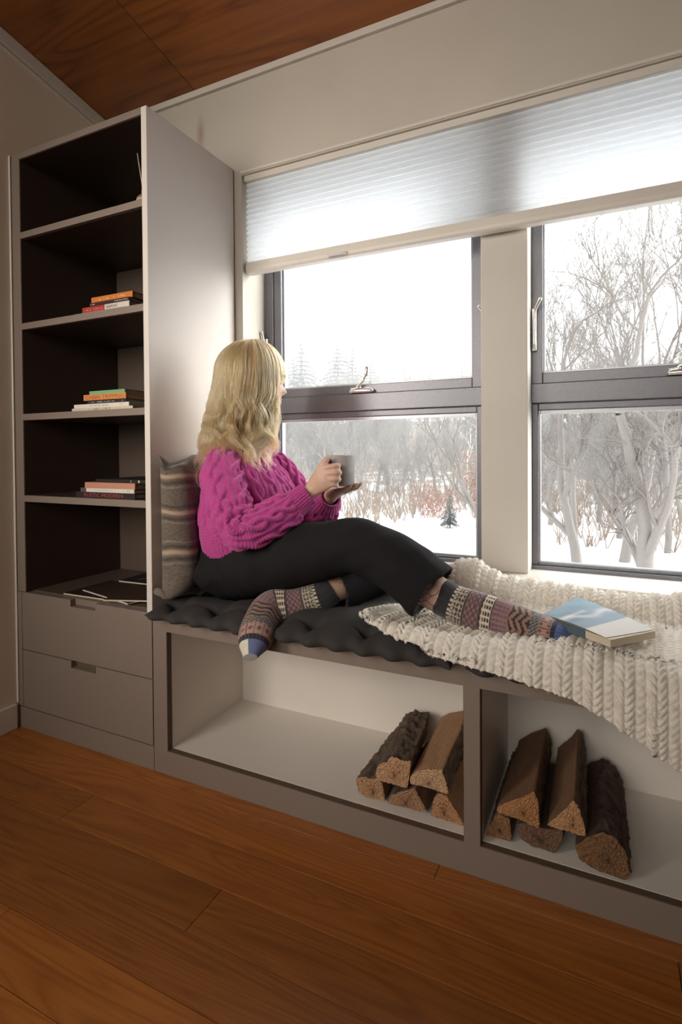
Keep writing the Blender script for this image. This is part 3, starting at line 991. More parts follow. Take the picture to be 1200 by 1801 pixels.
lettering('TIDE', mg, (-0.345, 0.255, z + 0.0158), 0.075, (0.20, 0.17, 0.14), 0.17, rot=(0, 0, 0.05), shear=0.3)

# ------------------------------------------------------------------ reed diffuser on the top shelf
rd = empty('reed_diffuser', (-0.107, 0.10, 1.7548), 'small reed diffuser jar on the top shelf', 'diffuser')
M['jar'] = plain('amber_label_jar', (0.22, 0.14, 0.08), 0.35)
M['reed'] = plain('rattan_reed', (0.62, 0.50, 0.34), 0.8)
mk('jar', G().lathe((-0.107, 0.10, 1.7548), [(0.026, 0), (0.028, 0.004), (0.028, 0.055), (0.020, 0.064), (0.013, 0.068), (0.013, 0.080), (0.009, 0.080), (0.009, 0.066)], 24), M['jar'], rd, smooth=True)
lb = G()
for i in range(4):
    lb.lathe((-0.107, 0.10, 1.762 + i * 0.012), [(0.0283, 0), (0.0288, 0.001), (0.0288, 0.006), (0.0283, 0.007)], 24)
mk('jar_band', lb, plain('jar_band', (0.50, 0.36, 0.24), 0.7), rd, smooth=True)
for k, (dx, dy, h_) in enumerate(((-0.024, -0.01, 0.185), (-0.012, 0.012, 0.19))):
    mk('reed', G().tube([(-0.105, 0.10, 1.77), (-0.107 + dx, 0.10 + dy, 1.7548 + h_ + 0.02)], 0.0016, 7), M['reed'], rd, smooth=True)

# ------------------------------------------------------------------ split firewood
M['bark'] = vcol('bark_and_split_wood', 0.9, 0.6, 120)
M['endgrain'] = vcol('sawn_end_grain', 0.85, 0.4, 200)
def firewood(poly, yf, yb, shift, scale, barkspan, label, group, seed, split=(0.30, 0.165, 0.085), barkc=(0.125, 0.086, 0.060), endc=(0.50, 0.29, 0.155), rough=0.004):
    """poly: the sawn end's outline (x, z); barkspan: (from, to) share of the outline that carries bark"""
    r = np.random.default_rng(seed)
    P = np.array(poly, float)
    Q = np.vstack([P, P[:1]])
    d = np.r_[0, np.cumsum(np.linalg.norm(np.diff(Q, axis=0), axis=1))]
    n = 72
    s = np.linspace(0, d[-1], n, endpoint=False)
    out = np.stack([np.interp(s, d, Q[:, 0]), np.interp(s, d, Q[:, 1])], 1)
    ker = np.array([0.25, 0.5, 0.25])
    for _ in range(1):
        out = 0.25 * np.roll(out, 1, 0) + 0.5 * out + 0.25 * np.roll(out, -1, 0)
    c0 = out.mean(0)
    m_ = 34
    a, b = barkspan
    fr_ = s / d[-1]
    isb = ((fr_ >= a) & (fr_ <= b)) if a <= b else ((fr_ >= a) | (fr_ <= b))
    R, Cc = [], []
    ph = r.uniform(0, 6.28, 12)
    for i in range(m_):
        t = i / (m_ - 1)
        y = yf + (yb - yf) * t
        q = c0 + (out - c0) * (1 + (scale - 1) * t) + np.array(shift) * t
        ang = fr_ * 2 * np.pi
        wob = sum(np.sin(ang * (k + 2) + t * (3 + k) + ph[k]) / (k + 2) for k in range(6)) * 0.0022
        fine = r.normal(0, 1, n)
        fine = (fine + np.roll(fine, 1) + np.roll(fine, -1)) / 3
        ridg = np.sin(fr_ * d[-1] / 0.007 + 3 * np.sin(t * 7 + ph[8]) + 2 * np.sin(t * 19 + fr_ * 40)) * np.sin(t * 33 + fr_ * 31 + ph[9])
        disp = wob + np.where(isb, rough * 0.55 * ridg + rough * 0.35 * fine, 0.0006 * fine + 0.0008 * np.sin(fr_ * 300 + ph[10]))
        if i == 0: disp = disp * 0.5
        dr = q - q.mean(0)
        dr /= np.linalg.norm(dr, axis=1)[:, None] + 1e-9
        q = q + dr * (disp - 0.0015)[:, None]
        q[:, 1] = np.maximum(q[:, 1], 0.0752)
        R.append(np.stack([q[:, 0], np.full(n, y) + (r.normal(0, 0.0012, n) if i in (0,) else 0), q[:, 1]], 1))
        gr = 0.85 + 0.3 * (0.5 + 0.5 * np.sin(fr_ * 260 + 2 * np.sin(t * 5 + ph[11])))
        bc_ = np.array(barkc)[None] * (1 + 0.55 * np.clip(ridg + fine * 0.4, -1, 1.6))[:, None]
        sc_ = np.array(split)[None] * (gr * (1 + 0.08 * fine))[:, None]
        Cc.append(np.where(isb[:, None], bc_, sc_))
    R = np.array(R)
    g = G().rings(R, caps=False, c=np.clip(np.array(Cc), 0.004, 1).reshape(-1, 3))
    bk = R[-1]
    g.add(np.vstack([bk, bk.mean(0)[None]]), [(i, (i + 1) % n, n) for i in range(n)], np.array(split))
    lo = R[0]
    e = empty('firewood_log', (lo[:, 0].mean(), (yf + yb) / 2, max(0.0752, lo[:, 2].min())), label, 'firewood', group)
    mk('log_body', g, M['bark'], e, smooth=True)
    # sawn end, a rough disc of rings towards the pith
    K_ = 14
    rr, ce = [], []
    cen = lo.mean(0)
    pith = cen + np.array([r.uniform(-0.01, 0.01), 0, -0.01])
    for k in range(K_):
        t = k / (K_ - 1)
        q = lo * (1 - t) + pith * t if k < K_ - 1 else lo * 0.02 + pith * 0.98
        q = q.copy()
        q[:, 1] = yf + r.normal(0, 0.0011, n) - 0.0016 * (t > 0)
        rr.append(q)
        rg = 0.88 + 0.16 * np.sin(k * 2.3 + 3 * np.sin(fr_ * 9 + ph[3]))
        ce.append(np.array(endc)[None] * (rg * (1 + 0.10 * r.normal(0, 1, n)))[:, None])
    ge = G().rings(np.array(rr), caps=False, c=np.clip(np.array(ce), 0.01, 1).reshape(-1, 3))
    mk('sawn_end', ge, M['endgrain'], e, smooth=False)
    return e

LG = {
 'A': [(0.658, 0.117), (0.685, 0.131), (0.723, 0.131), (0.736, 0.126), (0.744, 0.081), (0.693, 0.075), (0.667, 0.083)],
 'B': [(0.718, 0.134), (0.721, 0.166), (0.734, 0.182), (0.768, 0.208), (0.793, 0.203), (0.818, 0.208), (0.812, 0.17), (0.807, 0.131), (0.762, 0.134)],
 'C': [(0.747, 0.077), (0.757, 0.099), (0.791, 0.122), (0.824, 0.136), (0.84, 0.111), (0.855, 0.083), (0.818, 0.079), (0.774, 0.078)],
 'D': [(0.811, 0.148), (0.812, 0.166), (0.834, 0.188), (0.864, 0.198), (0.898, 0.207), (0.903, 0.182), (0.912, 0.151), (0.905, 0.146), (0.863, 0.149)],
 'E': [(0.862, 0.076), (0.864, 0.099), (0.875, 0.131), (0.888, 0.143), (0.904, 0.141), (0.929, 0.107), (0.950, 0.076), (0.914, 0.075)],
 'F': [(1.000, 0.076), (1.006, 0.104), (1.025, 0.137), (1.056, 0.130), (1.060, 0.091), (1.058, 0.077), (1.028, 0.076)],
 'G': [(1.068, 0.120), (1.083, 0.127), (1.128, 0.129), (1.168, 0.133), (1.171, 0.116), (1.154, 0.077), (1.104, 0.077), (1.074, 0.090)],
 'H': [(1.027, 0.143), (1.027, 0.156), (1.054, 0.179), (1.084, 0.197), (1.109, 0.216), (1.117, 0.197), (1.122, 0.17), (1.122, 0.134), (1.105, 0.134), (1.075, 0.141)],
 'I': [(1.134, 0.145), (1.154, 0.17), (1.177, 0.198), (1.191, 0.22), (1.202, 0.208), (1.21, 0.186), (1.218, 0.145), (1.196, 0.142), (1.163, 0.143)],
 'J': [(1.192, 0.118), (1.218, 0.146), (1.25, 0.168), (1.271, 0.162), (1.292, 0.142), (1.305, 0.091), (1.295, 0.077), (1.24, 0.077), (1.202, 0.089)],
}
g1, g2 = 'firewood logs in the cubby under the woman', 'firewood logs in the cubby under the blanket'
firewood(LG['A'], 0.050, 0.34, (0.0, 0.004), 0.95, (0.9, 0.22), 'bark covered log lying leftmost at the bottom of the left pile', g1, 1)
firewood(LG['C'], 0.050, 0.33, (0.0, 0.0), 0.92, (0.05, 0.32), 'small split log in the middle of the bottom row of the left pile', g1, 3, endc=(0.40, 0.22, 0.12))
firewood(LG['E'], 0.050, 0.34, (0.0, 0.002), 0.9, (0.02, 0.34), 'wedge of split log at the bottom right of the left pile', g1, 5, endc=(0.50, 0.27, 0.13))
firewood(LG['B'], 0.042, 0.345, (-0.040, -0.014), 0.92, (0.08, 0.58), 'thick log with rough dark bark on top of the left pile', g1, 2, rough=0.007, endc=(0.56, 0.33, 0.18))
firewood(LG['D'], 0.042, 0.345, (-0.010, 0.012), 0.95, (0.44, 0.62), 'pale split log with ragged sawn end on top of the left pile', g1, 4, split=(0.42, 0.235, 0.12), endc=(0.60, 0.38, 0.22), rough=0.006)
firewood(LG['F'], 0.040, 0.345, (0.004, 0.018), 0.85, (0.05, 0.3), 'narrow brown log leftmost at the bottom of the right pile', g2, 6, endc=(0.33, 0.165, 0.075), split=(0.22, 0.125, 0.07))
firewood(LG['G'], 0.045, 0.33, (0.0, 0.0), 0.9, (0.45, 0.75), 'dark log under two others in the middle of the right pile', g2, 7, endc=(0.20, 0.105, 0.06), split=(0.10, 0.06, 0.04))
firewood(LG['H'], 0.030, 0.345, (-0.002, 0.004), 0.93, (0.5, 0.68), 'brown split log with slanted end, left on top of the right pile', g2, 8, split=(0.21, 0.105, 0.055), endc=(0.46, 0.23, 0.09), rough=0.005)
firewood(LG['I'], 0.030, 0.345, (-0.006, 0.014), 0.92, (0.42, 0.68), 'three sided split log, right on top of the right pile', g2, 9, split=(0.23, 0.12, 0.062), endc=(0.56, 0.31, 0.145), rough=0.005)
firewood(LG['J'], 0.028, 0.345, (-0.006, -0.002), 0.95, (0.2, 0.62), 'heavy dark log standing alone at the right end of the right pile', g2, 10, split=(0.085, 0.045, 0.027), barkc=(0.085, 0.052, 0.035), endc=(0.235, 0.118, 0.05), rough=0.005)

# ------------------------------------------------------------------ paperback on the blanket
def paperback():
    A_, B_, C_, D_ = (np.array(q) for q in ((1.122, 0.085, 0.600), (1.186, 0.290, 0.598), (1.345, 0.075, 0.598), (1.255, -0.022, 0.598)))
    th = 0.017
    b = empty('paperback_book', tuple((A_ + B_ + C_ + D_) / 4 - np.array([0, 0, th])), 'blue paperback with a snowy photograph cover lying on the blanket beside the foot', 'book')
    nu, nv = 60, 40
    U, V = np.meshgrid(np.linspace(0, 1, nu), np.linspace(0, 1, nv), indexing='ij')
    S = ((1 - U) * (1 - V))[..., None] * A_ + ((1 - U) * V)[..., None] * B_ + (U * V)[..., None] * C_ + (U * (1 - V))[..., None] * D_
    S[..., 2] += 0.004 * np.sin(np.pi * U) + 0.006 * (U ** 4) * 0
    n1 = np.sin(9 * U + 5 * V) * 0.5 + np.sin(23 * U - 13 * V + 2) * 0.25 + np.sin(41 * V + 17 * U) * 0.12
    col = np.array([0.29, 0.40, 0.48])[None, None] * (0.75 + 0.35 * V[..., None]) + 0.05 * n1[..., None]
    wh = np.exp(-((U - 0.36 - 0.16 * V + 0.05 * np.sin(V * 9)) / 0.05) ** 2) * (0.4 + 0.6 * V)
    wh = np.clip(wh + 0.5 * np.exp(-((U - 0.30 - 0.05 * V) / 0.03) ** 2) * (V < 0.6), 0, 1)
    col = col * (1 - wh[..., None]) + np.array([0.80, 0.80, 0.76]) * wh[..., None]
    right = sstep(0.40, 0.55, U) * 0.5
    col = col * (1 - right[..., None]) + np.array([0.36, 0.44, 0.54]) * right[..., None]
    band = (U > 0.70).astype(float)
    col = col * (1 - band[..., None]) + np.array([0.74, 0.72, 0.68]) * band[..., None]
    v = np.concatenate([S.reshape(-1, 3), (S - [0, 0, 0.0008]).reshape(-1, 3)])
    f = []
    N = nu * nv
    for i in range(nu - 1):
        for j in range(nv - 1):
            a = i * nv + j
            f += [(a, a + nv, a + nv + 1, a + 1), (N + a, N + a + 1, N + a + nv + 1, N + a + nv)]
    E_ = [i * nv for i in range(nu)] + [(nu - 1) * nv + j for j in range(1, nv)] + [i * nv + nv - 1 for i in range(nu - 2, -1, -1)] + [j for j in range(nv - 2, 0, -1)]
    f += [(a, N + a, N + b_, b_) for a, b_ in zip(E_, E_[1:] + E_[:1])]
    mk('cover', (v, f, np.concatenate([col.reshape(-1, 3)] * 2)), M['print'], b, smooth=False)
    g = G()
    Q = [A_ * 0.99 + C_ * 0.01, B_, C_ + (C_ - B_) * 0.02, D_ + (D_ - A_) * 0.06]
    rings = [[q - [0, 0, 0.0015] for q in Q], [q - [0, 0, th] for q in Q]]
    g.rings(np.array(rings))
    mk('page_block', g, M['pages'], b)
    sp = G()
    a0, a1 = A_ - [0, 0, 0.0008], A_ * 0.30 + D_ * 0.70 - [0, 0, 0.0008]
    off = np.array([-0.0012, -0.0012, 0])
    sp.rings(np.array([[a0, a1, a1 - [0, 0, th], a0 - [0, 0, th]], [a0 + off, a1 + off, a1 + off - [0, 0, th], a0 + off - [0, 0, th]]]), c=(0.10, 0.15, 0.18))
    mk('spine', sp, M['print'], b)
paperback()

# ------------------------------------------------------------------ mug
MUGC = (0.548, 0.200, 0.8790)
mug = empty('coffee_mug', MUGC, 'grey stoneware mug held in the woman\'s two hands', 'mug')
M['mug'] = plain('grey_stoneware', (0.30, 0.275, 0.26), 0.45)
M['mugin'] = plain('mug_glaze', (0.50, 0.40, 0.34), 0.3)
M['tea'] = plain('dark_tea', (0.08, 0.035, 0.015), 0.1)
mk('cup', G().lathe(MUGC, [(0.030, 0.0), (0.0385, 0.001), (0.041, 0.005), (0.0415, 0.04), (0.0415, 0.087), (0.0405, 0.089), (0.039, 0.088), (0.038, 0.084), (0.037, 0.012), (0.030, 0.008)], 48), M['mug'], mug, smooth=True)
mk('tea', G().lathe(MUGC, [(0.0, 0.0695), (0.0368, 0.0700), (0.0368, 0.0705), (0.0, 0.0706)], 40), M['tea'], mug, smooth=False)
hd = np.array([-0.35, -0.937])
hp = [(MUGC[0] + hd[0] * r_, MUGC[1] + hd[1] * r_, MUGC[2] + z_) for r_, z_ in ((0.040, 0.072), (0.058, 0.074), (0.070, 0.062), (0.071, 0.040), (0.062, 0.022), (0.040, 0.018))]
mk('handle', G().tube(smooth_path(hp, 24), np.tile([[0.006, 0.008]], (24, 1)), 12), M['mug'], mug, smooth=True)
# ------------------------------------------------------------------ the woman
WHO = empty('person', (0.20, 0.21, 0.53), 'person with long blonde hair in a magenta cable sweater, seated holding a grey mug', 'person')
M['skin'] = vcol('skin', 0.5, 0.1, 300)
M['skin'].node_tree.nodes['Principled BSDF'].inputs['Subsurface Weight'].default_value = 0.12
M['skin'].node_tree.nodes['Principled BSDF'].inputs['Subsurface Radius'].default_value = (0.01, 0.004, 0.002)

def vrt(*a): return np.array(a, float)

def remeshed(g, voxel, it=3, lam=0.5):
    """closed shapes of g fused into one continuous surface"""
    me = mesh_from('tmp', np.vstack(g.v), g.f)
    bm = bmesh.new()
    bm.from_mesh(me)
    bmesh.ops.recalc_face_normals(bm, faces=bm.faces)
    bm.to_mesh(me)
    bm.free()
    o = bpy.data.objects.new('tmp', me)
    COL.objects.link(o)
    r = o.modifiers.new('r', 'REMESH')
    r.mode = 'VOXEL'
    r.voxel_size = voxel
    dg = bpy.context.evaluated_depsgraph_get()
    ev = bpy.data.meshes.new_from_object(o.evaluated_get(dg))
    n = len(ev.vertices)
    v = np.empty(n * 3)
    ev.vertices.foreach_get('co', v)
    v = v.reshape(-1, 3)
    f = [tuple(p.vertices) for p in ev.polygons]
    ed = np.empty(len(ev.edges) * 2, np.int64)
    ev.edges.foreach_get('vertices', ed)
    ed = ed.reshape(-1, 2)
    deg = np.bincount(ed.ravel(), minlength=n)[:, None]
    def lap(x, k, l_):
        for _ in range(k):
            s = np.zeros_like(x)
            np.add.at(s, ed[:, 0], x[ed[:, 1]])
            np.add.at(s, ed[:, 1], x[ed[:, 0]])
            x = x + l_ * (s / np.maximum(deg, 1) - x)
        return x
    v = lap(v, it, lam)
    bpy.data.objects.remove(o)
    bpy.data.meshes.remove(me)
    bpy.data.meshes.remove(ev)
    return v, f, lap

# -- head frame
HC = vrt(0.222, 0.227, 1.212)
HA = math.radians(45)
HF, HR, HU = vrt(math.cos(HA), math.sin(HA), 0), vrt(math.sin(HA), -math.cos(HA), 0), vrt(0, 0, 1)
def hw(f, s, z): return HC + HF * f + HR * s + HU * z

def head_rings():
    zs = np.array([0.1185, 0.112, 0.100, 0.085, 0.068, 0.050, 0.035, 0.022, 0.012, 0.004, -0.004, -0.012, -0.020, -0.027, -0.033, -0.038, -0.043, -0.048, -0.053, -0.058, -0.062, -0.066, -0.070, -0.075, -0.081, -0.088, -0.095, -0.102, -0.108, -0.113, -0.117])
    I = lambda x, y: np.interp(zs, x[::-1], y[::-1])
    zf = [0.1185, 0.110, 0.10, 0.07, 0.04, 0.015, -0.005, -0.03, -0.06, -0.09, -0.104, -0.112, -0.117]
    front = I(zf, [0.010, 0.030, 0.046, 0.080, 0.092, 0.094, 0.0885, 0.0885, 0.090, 0.086, 0.082, 0.072, 0.055])
    back = I(zf, [0.012, 0.040, 0.058, 0.085, 0.095, 0.096, 0.094, 0.088, 0.076, 0.062, 0.054, 0.048, 0.040])
    side = I(zf, [0.010, 0.030, 0.045, 0.066, 0.072, 0.073, 0.072, 0.069, 0.062, 0.051, 0.043, 0.036, 0.026])
    n = 72
    th = np.linspace(0, 2 * np.pi, n, endpoint=False)
    R = []
    for k, z in enumerate(zs):
        c, s = np.cos(th), np.sin(th)
        rf = np.where(c > 0, front[k], back[k])
        ex = np.where(c > 0, 0.86, 1.0)
        f = rf * np.sign(c) * np.abs(c) ** ex
        sd = side[k] * np.sign(s) * np.abs(s) ** 0.95
        fw = np.clip(c, 0, 1)
        nose = np.interp(z, [-0.052, -0.0465, -0.038, -0.030, -0.010, 0.004, 0.014], [0, 0.010, 0.0255, 0.022, 0.009, 0.003, 0])
        f = f + nose * np.exp(-(sd / (0.0095 if z > -0.025 else 0.0125)) ** 2) * (c > 0)
        f = f + 0.0055 * np.exp(-((z + 0.0605) / 0.0042) ** 2) * np.exp(-(sd / 0.019) ** 2) * (c > 0)
        f = f + 0.0060 * np.exp(-((z + 0.0715) / 0.0048) ** 2) * np.exp(-(sd / 0.017) ** 2) * (c > 0)
        f = f + 0.0065 * np.exp(-((z + 0.098) / 0.011) ** 2) * np.exp(-(sd / 0.018) ** 2) * (c > 0)
        f = f + 0.003 * np.exp(-((z - 0.016) / 0.008) ** 2) * np.exp(-((np.abs(sd) - 0.028) / 0.022) ** 2) * (c > 0)
        f = f - 0.0065 * np.exp(-((z + 0.003) / 0.010) ** 2) * np.exp(-((np.abs(sd) - 0.031) / 0.013) ** 2) * (c > 0)
        f = f + 0.003 * np.exp(-((z + 0.032) / 0.014) ** 2) * np.exp(-((np.abs(sd) - 0.036) / 0.016) ** 2) * (c > 0)
        R.append([hw(f[j], sd[j], z) for j in range(n)])
    return np.array(R)[::-1]

TD, TS = vrt(math.cos(0.26), math.sin(0.26), 0), vrt(math.sin(0.26), -math.cos(0.26), 0)     # chest faces TD, her right is TS

body = G()
body.rings(head_rings())
body.tube(smooth_path([HC + vrt(-0.012, -0.012, -0.075), (0.205, 0.217, 1.06), (0.200, 0.215, 1.0), (0.200, 0.215, 0.94)], 14), [0.048, 0.049, 0.049, 0.049, 0.049, 0.050, 0.051, 0.052, 0.054, 0.057, 0.061, 0.066, 0.072, 0.076], 28)
for s_ in (1, -1):                                           # ears
    body.ell(hw(-0.006, s_ * 0.0725, -0.012), (0.014, 0.006, 0.028), rot=np.stack([HF, HR, HU], 1))
tor = [((0.165, 0.215, 0.56), 0.10, 0.15), ((0.167, 0.215, 0.62), 0.115, 0.165), ((0.175, 0.215, 0.70), 0.105, 0.145), ((0.19, 0.217, 0.78), 0.105, 0.14), ((0.205, 0.219, 0.86), 0.112, 0.155), ((0.205, 0.218, 0.91), 0.085, 0.135), ((0.202, 0.216, 0.955), 0.055, 0.080)]
tp = smooth_path([t[0] for t in tor], 24)
tr_ = smooth_path([(t[1], t[2]) for t in tor], 24)
body.tube(tp, tr_, 32, up=TD)
# arms under the sleeves and the wrists that show
SHR, ELR, WRR = vrt(0.222, 0.090, 0.908), vrt(0.325, 0.018, 0.758), vrt(0.487, 0.131, 0.864)
SHL, ELL, WRL = vrt(0.205, 0.335, 0.908), vrt(0.335, 0.385, 0.745), vrt(0.487, 0.262, 0.845)
for sh, el, wr in ((SHR, ELR, WRR), (SHL, ELL, WRL)):
    body.tube(smooth_path([sh, (sh + el) / 2 + vrt(0.0, -0.004, 0.004), el, (el * 0.5 + wr * 0.5), el * 0.12 + wr * 0.88, wr + (wr - el) * 0.06], 26), np.interp(np.linspace(0, 5, 26), [0, 1, 2, 3, 4, 5], [0.040, 0.036, 0.032, 0.030, 0.0225, 0.0215]), 20)
def finger(pts, r0, r1):
    q = smooth_path(pts, 14)
    t = np.linspace(0, 1, 14)
    r = r0 + (r1 - r0) * t + 0.0008 * np.exp(-((t - 0.38) / 0.07) ** 2) + 0.0006 * np.exp(-((t - 0.7) / 0.06) ** 2)
    r[-1] *= 0.45
    r[-2] *= 0.85
    body.tube(q, r, 12)
# right hand: closed round the handle, back of the hand to the room
upv = vrt(-0.30, -0.05, 0.95)
body.tube(smooth_path([WRR, (0.507, 0.127, 0.884), (0.531, 0.121, 0.900), (0.549, 0.1205, 0.908)], 14), np.interp(np.linspace(0, 3, 14)[:, None], [0], [0]) + np.stack([np.interp(np.linspace(0, 3, 14), [0, 1, 2, 3], [0.0225, 0.030, 0.034, 0.031]), np.interp(np.linspace(0, 3, 14), [0, 1, 2, 3], [0.0185, 0.0165, 0.0145, 0.0105])], 1), 20, up=upv)
for k in range(4):
    zk = (0.9355, 0.9185, 0.9015, 0.8865)[k]
    xk = (0.551, 0.553, 0.552, 0.548)[k]
    L_ = (1.0, 1.08, 1.0, 0.82)[k]
    mcp = vrt(xk - 0.002, 0.1185, zk)
    pip = vrt(xk + 0.022 * L_, 0.1265, zk + 0.004 - 0.002 * k)
    dip = vrt(xk + 0.014 * L_, 0.1480, zk + 0.002 - 0.002 * k)
    tip = vrt(xk - 0.010, 0.1540, zk - 0.002 - 0.001 * k)
    finger([mcp - vrt(0.012, 0, 0.002), mcp, (mcp + pip) / 2 - vrt(0, 0.002, 0), pip, (pip + dip) / 2 + vrt(0.003, 0, 0), dip, tip], (0.0086, 0.0088, 0.0084, 0.0076)[k], (0.0070, 0.0072, 0.0070, 0.0063)[k])
finger([(0.500, 0.124, 0.890), (0.515, 0.122, 0.918), (0.528, 0.124, 0.940), (0.538, 0.130, 0.956), (0.545, 0.136, 0.967)], 0.0125, 0.0078)
# left hand: palm up under the mug
body.tube(smooth_path([WRL, (0.505, 0.248, 0.853), (0.527, 0.236, 0.859), (0.541, 0.228, 0.861)], 12), np.stack([np.interp(np.linspace(0, 3, 12), [0, 1, 2, 3], [0.0175, 0.0155, 0.0125, 0.0095]), np.interp(np.linspace(0, 3, 12), [0, 1, 2, 3], [0.0220, 0.031, 0.036, 0.034])], 1), 20, up=(0, 0, 1))
for k in range(4):
    o_ = (-0.027, -0.009, 0.009, 0.026)[k]
    L_ = (0.82, 1.0, 1.06, 0.97)[k]
    mcp = vrt(0.536, 0.231 + o_, 0.862)
    d_ = vrt(0.995, -0.10, 0)
    finger([mcp - vrt(0.010, 0, 0), mcp, mcp + d_ * 0.024 * L_ + vrt(0, 0, 0.003), mcp + d_ * 0.044 * L_ + vrt(0, 0, 0.010), mcp + d_ * 0.062 * L_ + vrt(0, 0, 0.024)], (0.0076, 0.0084, 0.0088, 0.0084)[k], 0.0066)
finger([(0.508, 0.262, 0.858), (0.527, 0.270, 0.876), (0.545, 0.266, 0.895), (0.558, 0.257, 0.912)], 0.0115, 0.0078)
# legs and feet inside trousers and socks
HPR, KNR, ANR = vrt(0.19, 0.135, 0.625), vrt(0.645, 0.105, 0.725), vrt(0.965, 0.085, 0.590)
HPL, KNL, ANL = vrt(0.19, 0.290, 0.625), vrt(0.615, 0.345, 0.630), vrt(0.470, 0.098, 0.552)
body.tube(smooth_path([HPR, (HPR + KNR) / 2, KNR, (0.74, 0.10, 0.680), (0.868, 0.098, 0.617), (0.920, 0.091, 0.600), ANR], 40), np.interp(np.linspace(0, 6, 40), [0, 1, 2, 3, 4, 5, 6], [0.085, 0.072, 0.055, 0.053, 0.045, 0.039, 0.036]), 24)
body.tube(smooth_path([HPL, (HPL + KNL) / 2, KNL, (0.590, 0.25, 0.606), (0.550, 0.172, 0.586), (0.522, 0.136, 0.567), (0.460, 0.102, 0.545)], 40), np.interp(np.linspace(0, 6, 40), [0, 1, 2, 3, 4, 5, 6], [0.085, 0.072, 0.055, 0.053, 0.0425, 0.038, 0.033]), 24)
SOCKR = [(0.880, 0.097, 0.611), (0.920, 0.091, 0.598), (0.965, 0.085, 0.588), (1.034, 0.075, 0.579), (1.107, 0.060, 0.576), (1.162, 0.050, 0.574), (1.186, 0.045, 0.571)]
SRR = [(0.046, 0.043), (0.046, 0.044), (0.050, 0.043), (0.046, 0.042), (0.033, 0.042), (0.022, 0.036), (0.008, 0.014)]
SOCKL = [(0.540, 0.150, 0.582), (0.517, 0.130, 0.563), (0.455, 0.100, 0.542), (0.396, 0.064, 0.528), (0.396, 0.004, 0.505), (0.417, -0.056, 0.480), (0.431, -0.096, 0.452)]
SRL = [(0.044, 0.043), (0.044, 0.044), (0.045, 0.045), (0.056, 0.050), (0.050, 0.050), (0.042, 0.046), (0.014, 0.020)]
body.tube(smooth_path(SOCKR[2:], 20), smooth_path(np.array(SRR[2:]) - 0.006, 20), 20, up=(0, 0, 1))
body.tube(smooth_path(SOCKL[2:], 20), smooth_path(np.array(SRL[2:]) - 0.006, 20), 20, up=(-0.5, -0.3, 0.8))
bv, bf, lap = remeshed(body, 0.0032, 3, 0.45)
# complexion: even, with lips, cheeks and knuckles a little redder
bc_ = np.tile(np.array([0.62, 0.385, 0.285]), (len(bv), 1))
rel = bv - HC
hf_, hs_, hz_ = rel @ HF, rel @ HR, rel @ HU
lip = np.exp(-((hz_ + 0.066) / 0.0095) ** 2) * np.exp(-(hs_ / 0.022) ** 2) * (hf_ > 0.085)
chk = np.exp(-((hz_ + 0.035) / 0.02) ** 2 - ((np.abs(hs_) - 0.042) / 0.018) ** 2) * (hf_ > 0.03)
bc_ = bc_ * (1 - 0.7 * lip[:, None]) + np.array([0.50, 0.17, 0.15]) * 0.7 * lip[:, None]
bc_ = bc_ * (1 - 0.25 * chk[:, None]) + np.array([0.62, 0.27, 0.21]) * 0.25 * chk[:, None]
brow = np.exp(-((hz_ - 0.0165 + 0.10 * (np.abs(hs_) - 0.03) ** 2 / 0.03) / 0.0035) ** 2) * ((np.abs(hs_) > 0.012) & (np.abs(hs_) < 0.05)) * (hf_ > 0.06)
bc_ = bc_ * (1 - 0.6 * brow[:, None]) + np.array([0.26, 0.16, 0.09]) * 0.6 * brow[:, None]
mk('body', (bv, bf, bc_), M['skin'], WHO, smooth=True, fix=False)
M['eye'] = plain('eye_white', (0.75, 0.72, 0.68), 0.2)
M['iris'] = plain('iris', (0.09, 0.13, 0.15), 0.2)
for s_ in (1, -1):
    eo = mk('eye', G().ell(hw(0.0735, s_ * 0.031, -0.002), (0.0115, 0.0115, 0.0115), nu=16, nv=12), M['eye'], WHO, smooth=True)
    mk('iris', G().ell(hw(0.0815, s_ * 0.031, -0.002), (0.0042, 0.0042, 0.0042), nu=12, nv=8), M['iris'], eo, smooth=True)
# a fine branching tattoo over the right ankle
tt = G()
ctr = vrt(0.868, 0.098, 0.617)
ax_ = (vrt(0.920, 0.091, 0.600) - ctr)
ax_ /= np.linalg.norm(ax_)
e1 = np.cross(ax_, (0, 0, 1)); e1 /= np.linalg.norm(e1)
if e1[1] > 0: e1 = -e1
e2 = np.cross(ax_, e1)
if e2[2] < 0: e2 = -e2
def onleg(a, t, r=0.0452): return ctr + ax_ * t + (e1 * math.cos(a) + e2 * math.sin(a)) * (r - 0.12 * max(t, -0.02) * 1.0)
for L_ in ([(-0.45, -0.020), (-0.20, -0.006), (0.1, 0.002), (0.35, 0.012), (0.62, 0.014)], [(0.1, 0.002), (0.3, -0.008), (0.55, -0.010)], [(-0.2, -0.006), (-0.35, 0.006), (-0.3, 0.018), (-0.05, 0.021)]):
    tt.tube(smooth_path([onleg(a, t) for a, t in L_], 16), 0.0008, 6)
mk('ankle_tattoo', tt, plain('tattoo_ink', (0.09, 0.05, 0.045), 0.7), WHO, smooth=True)

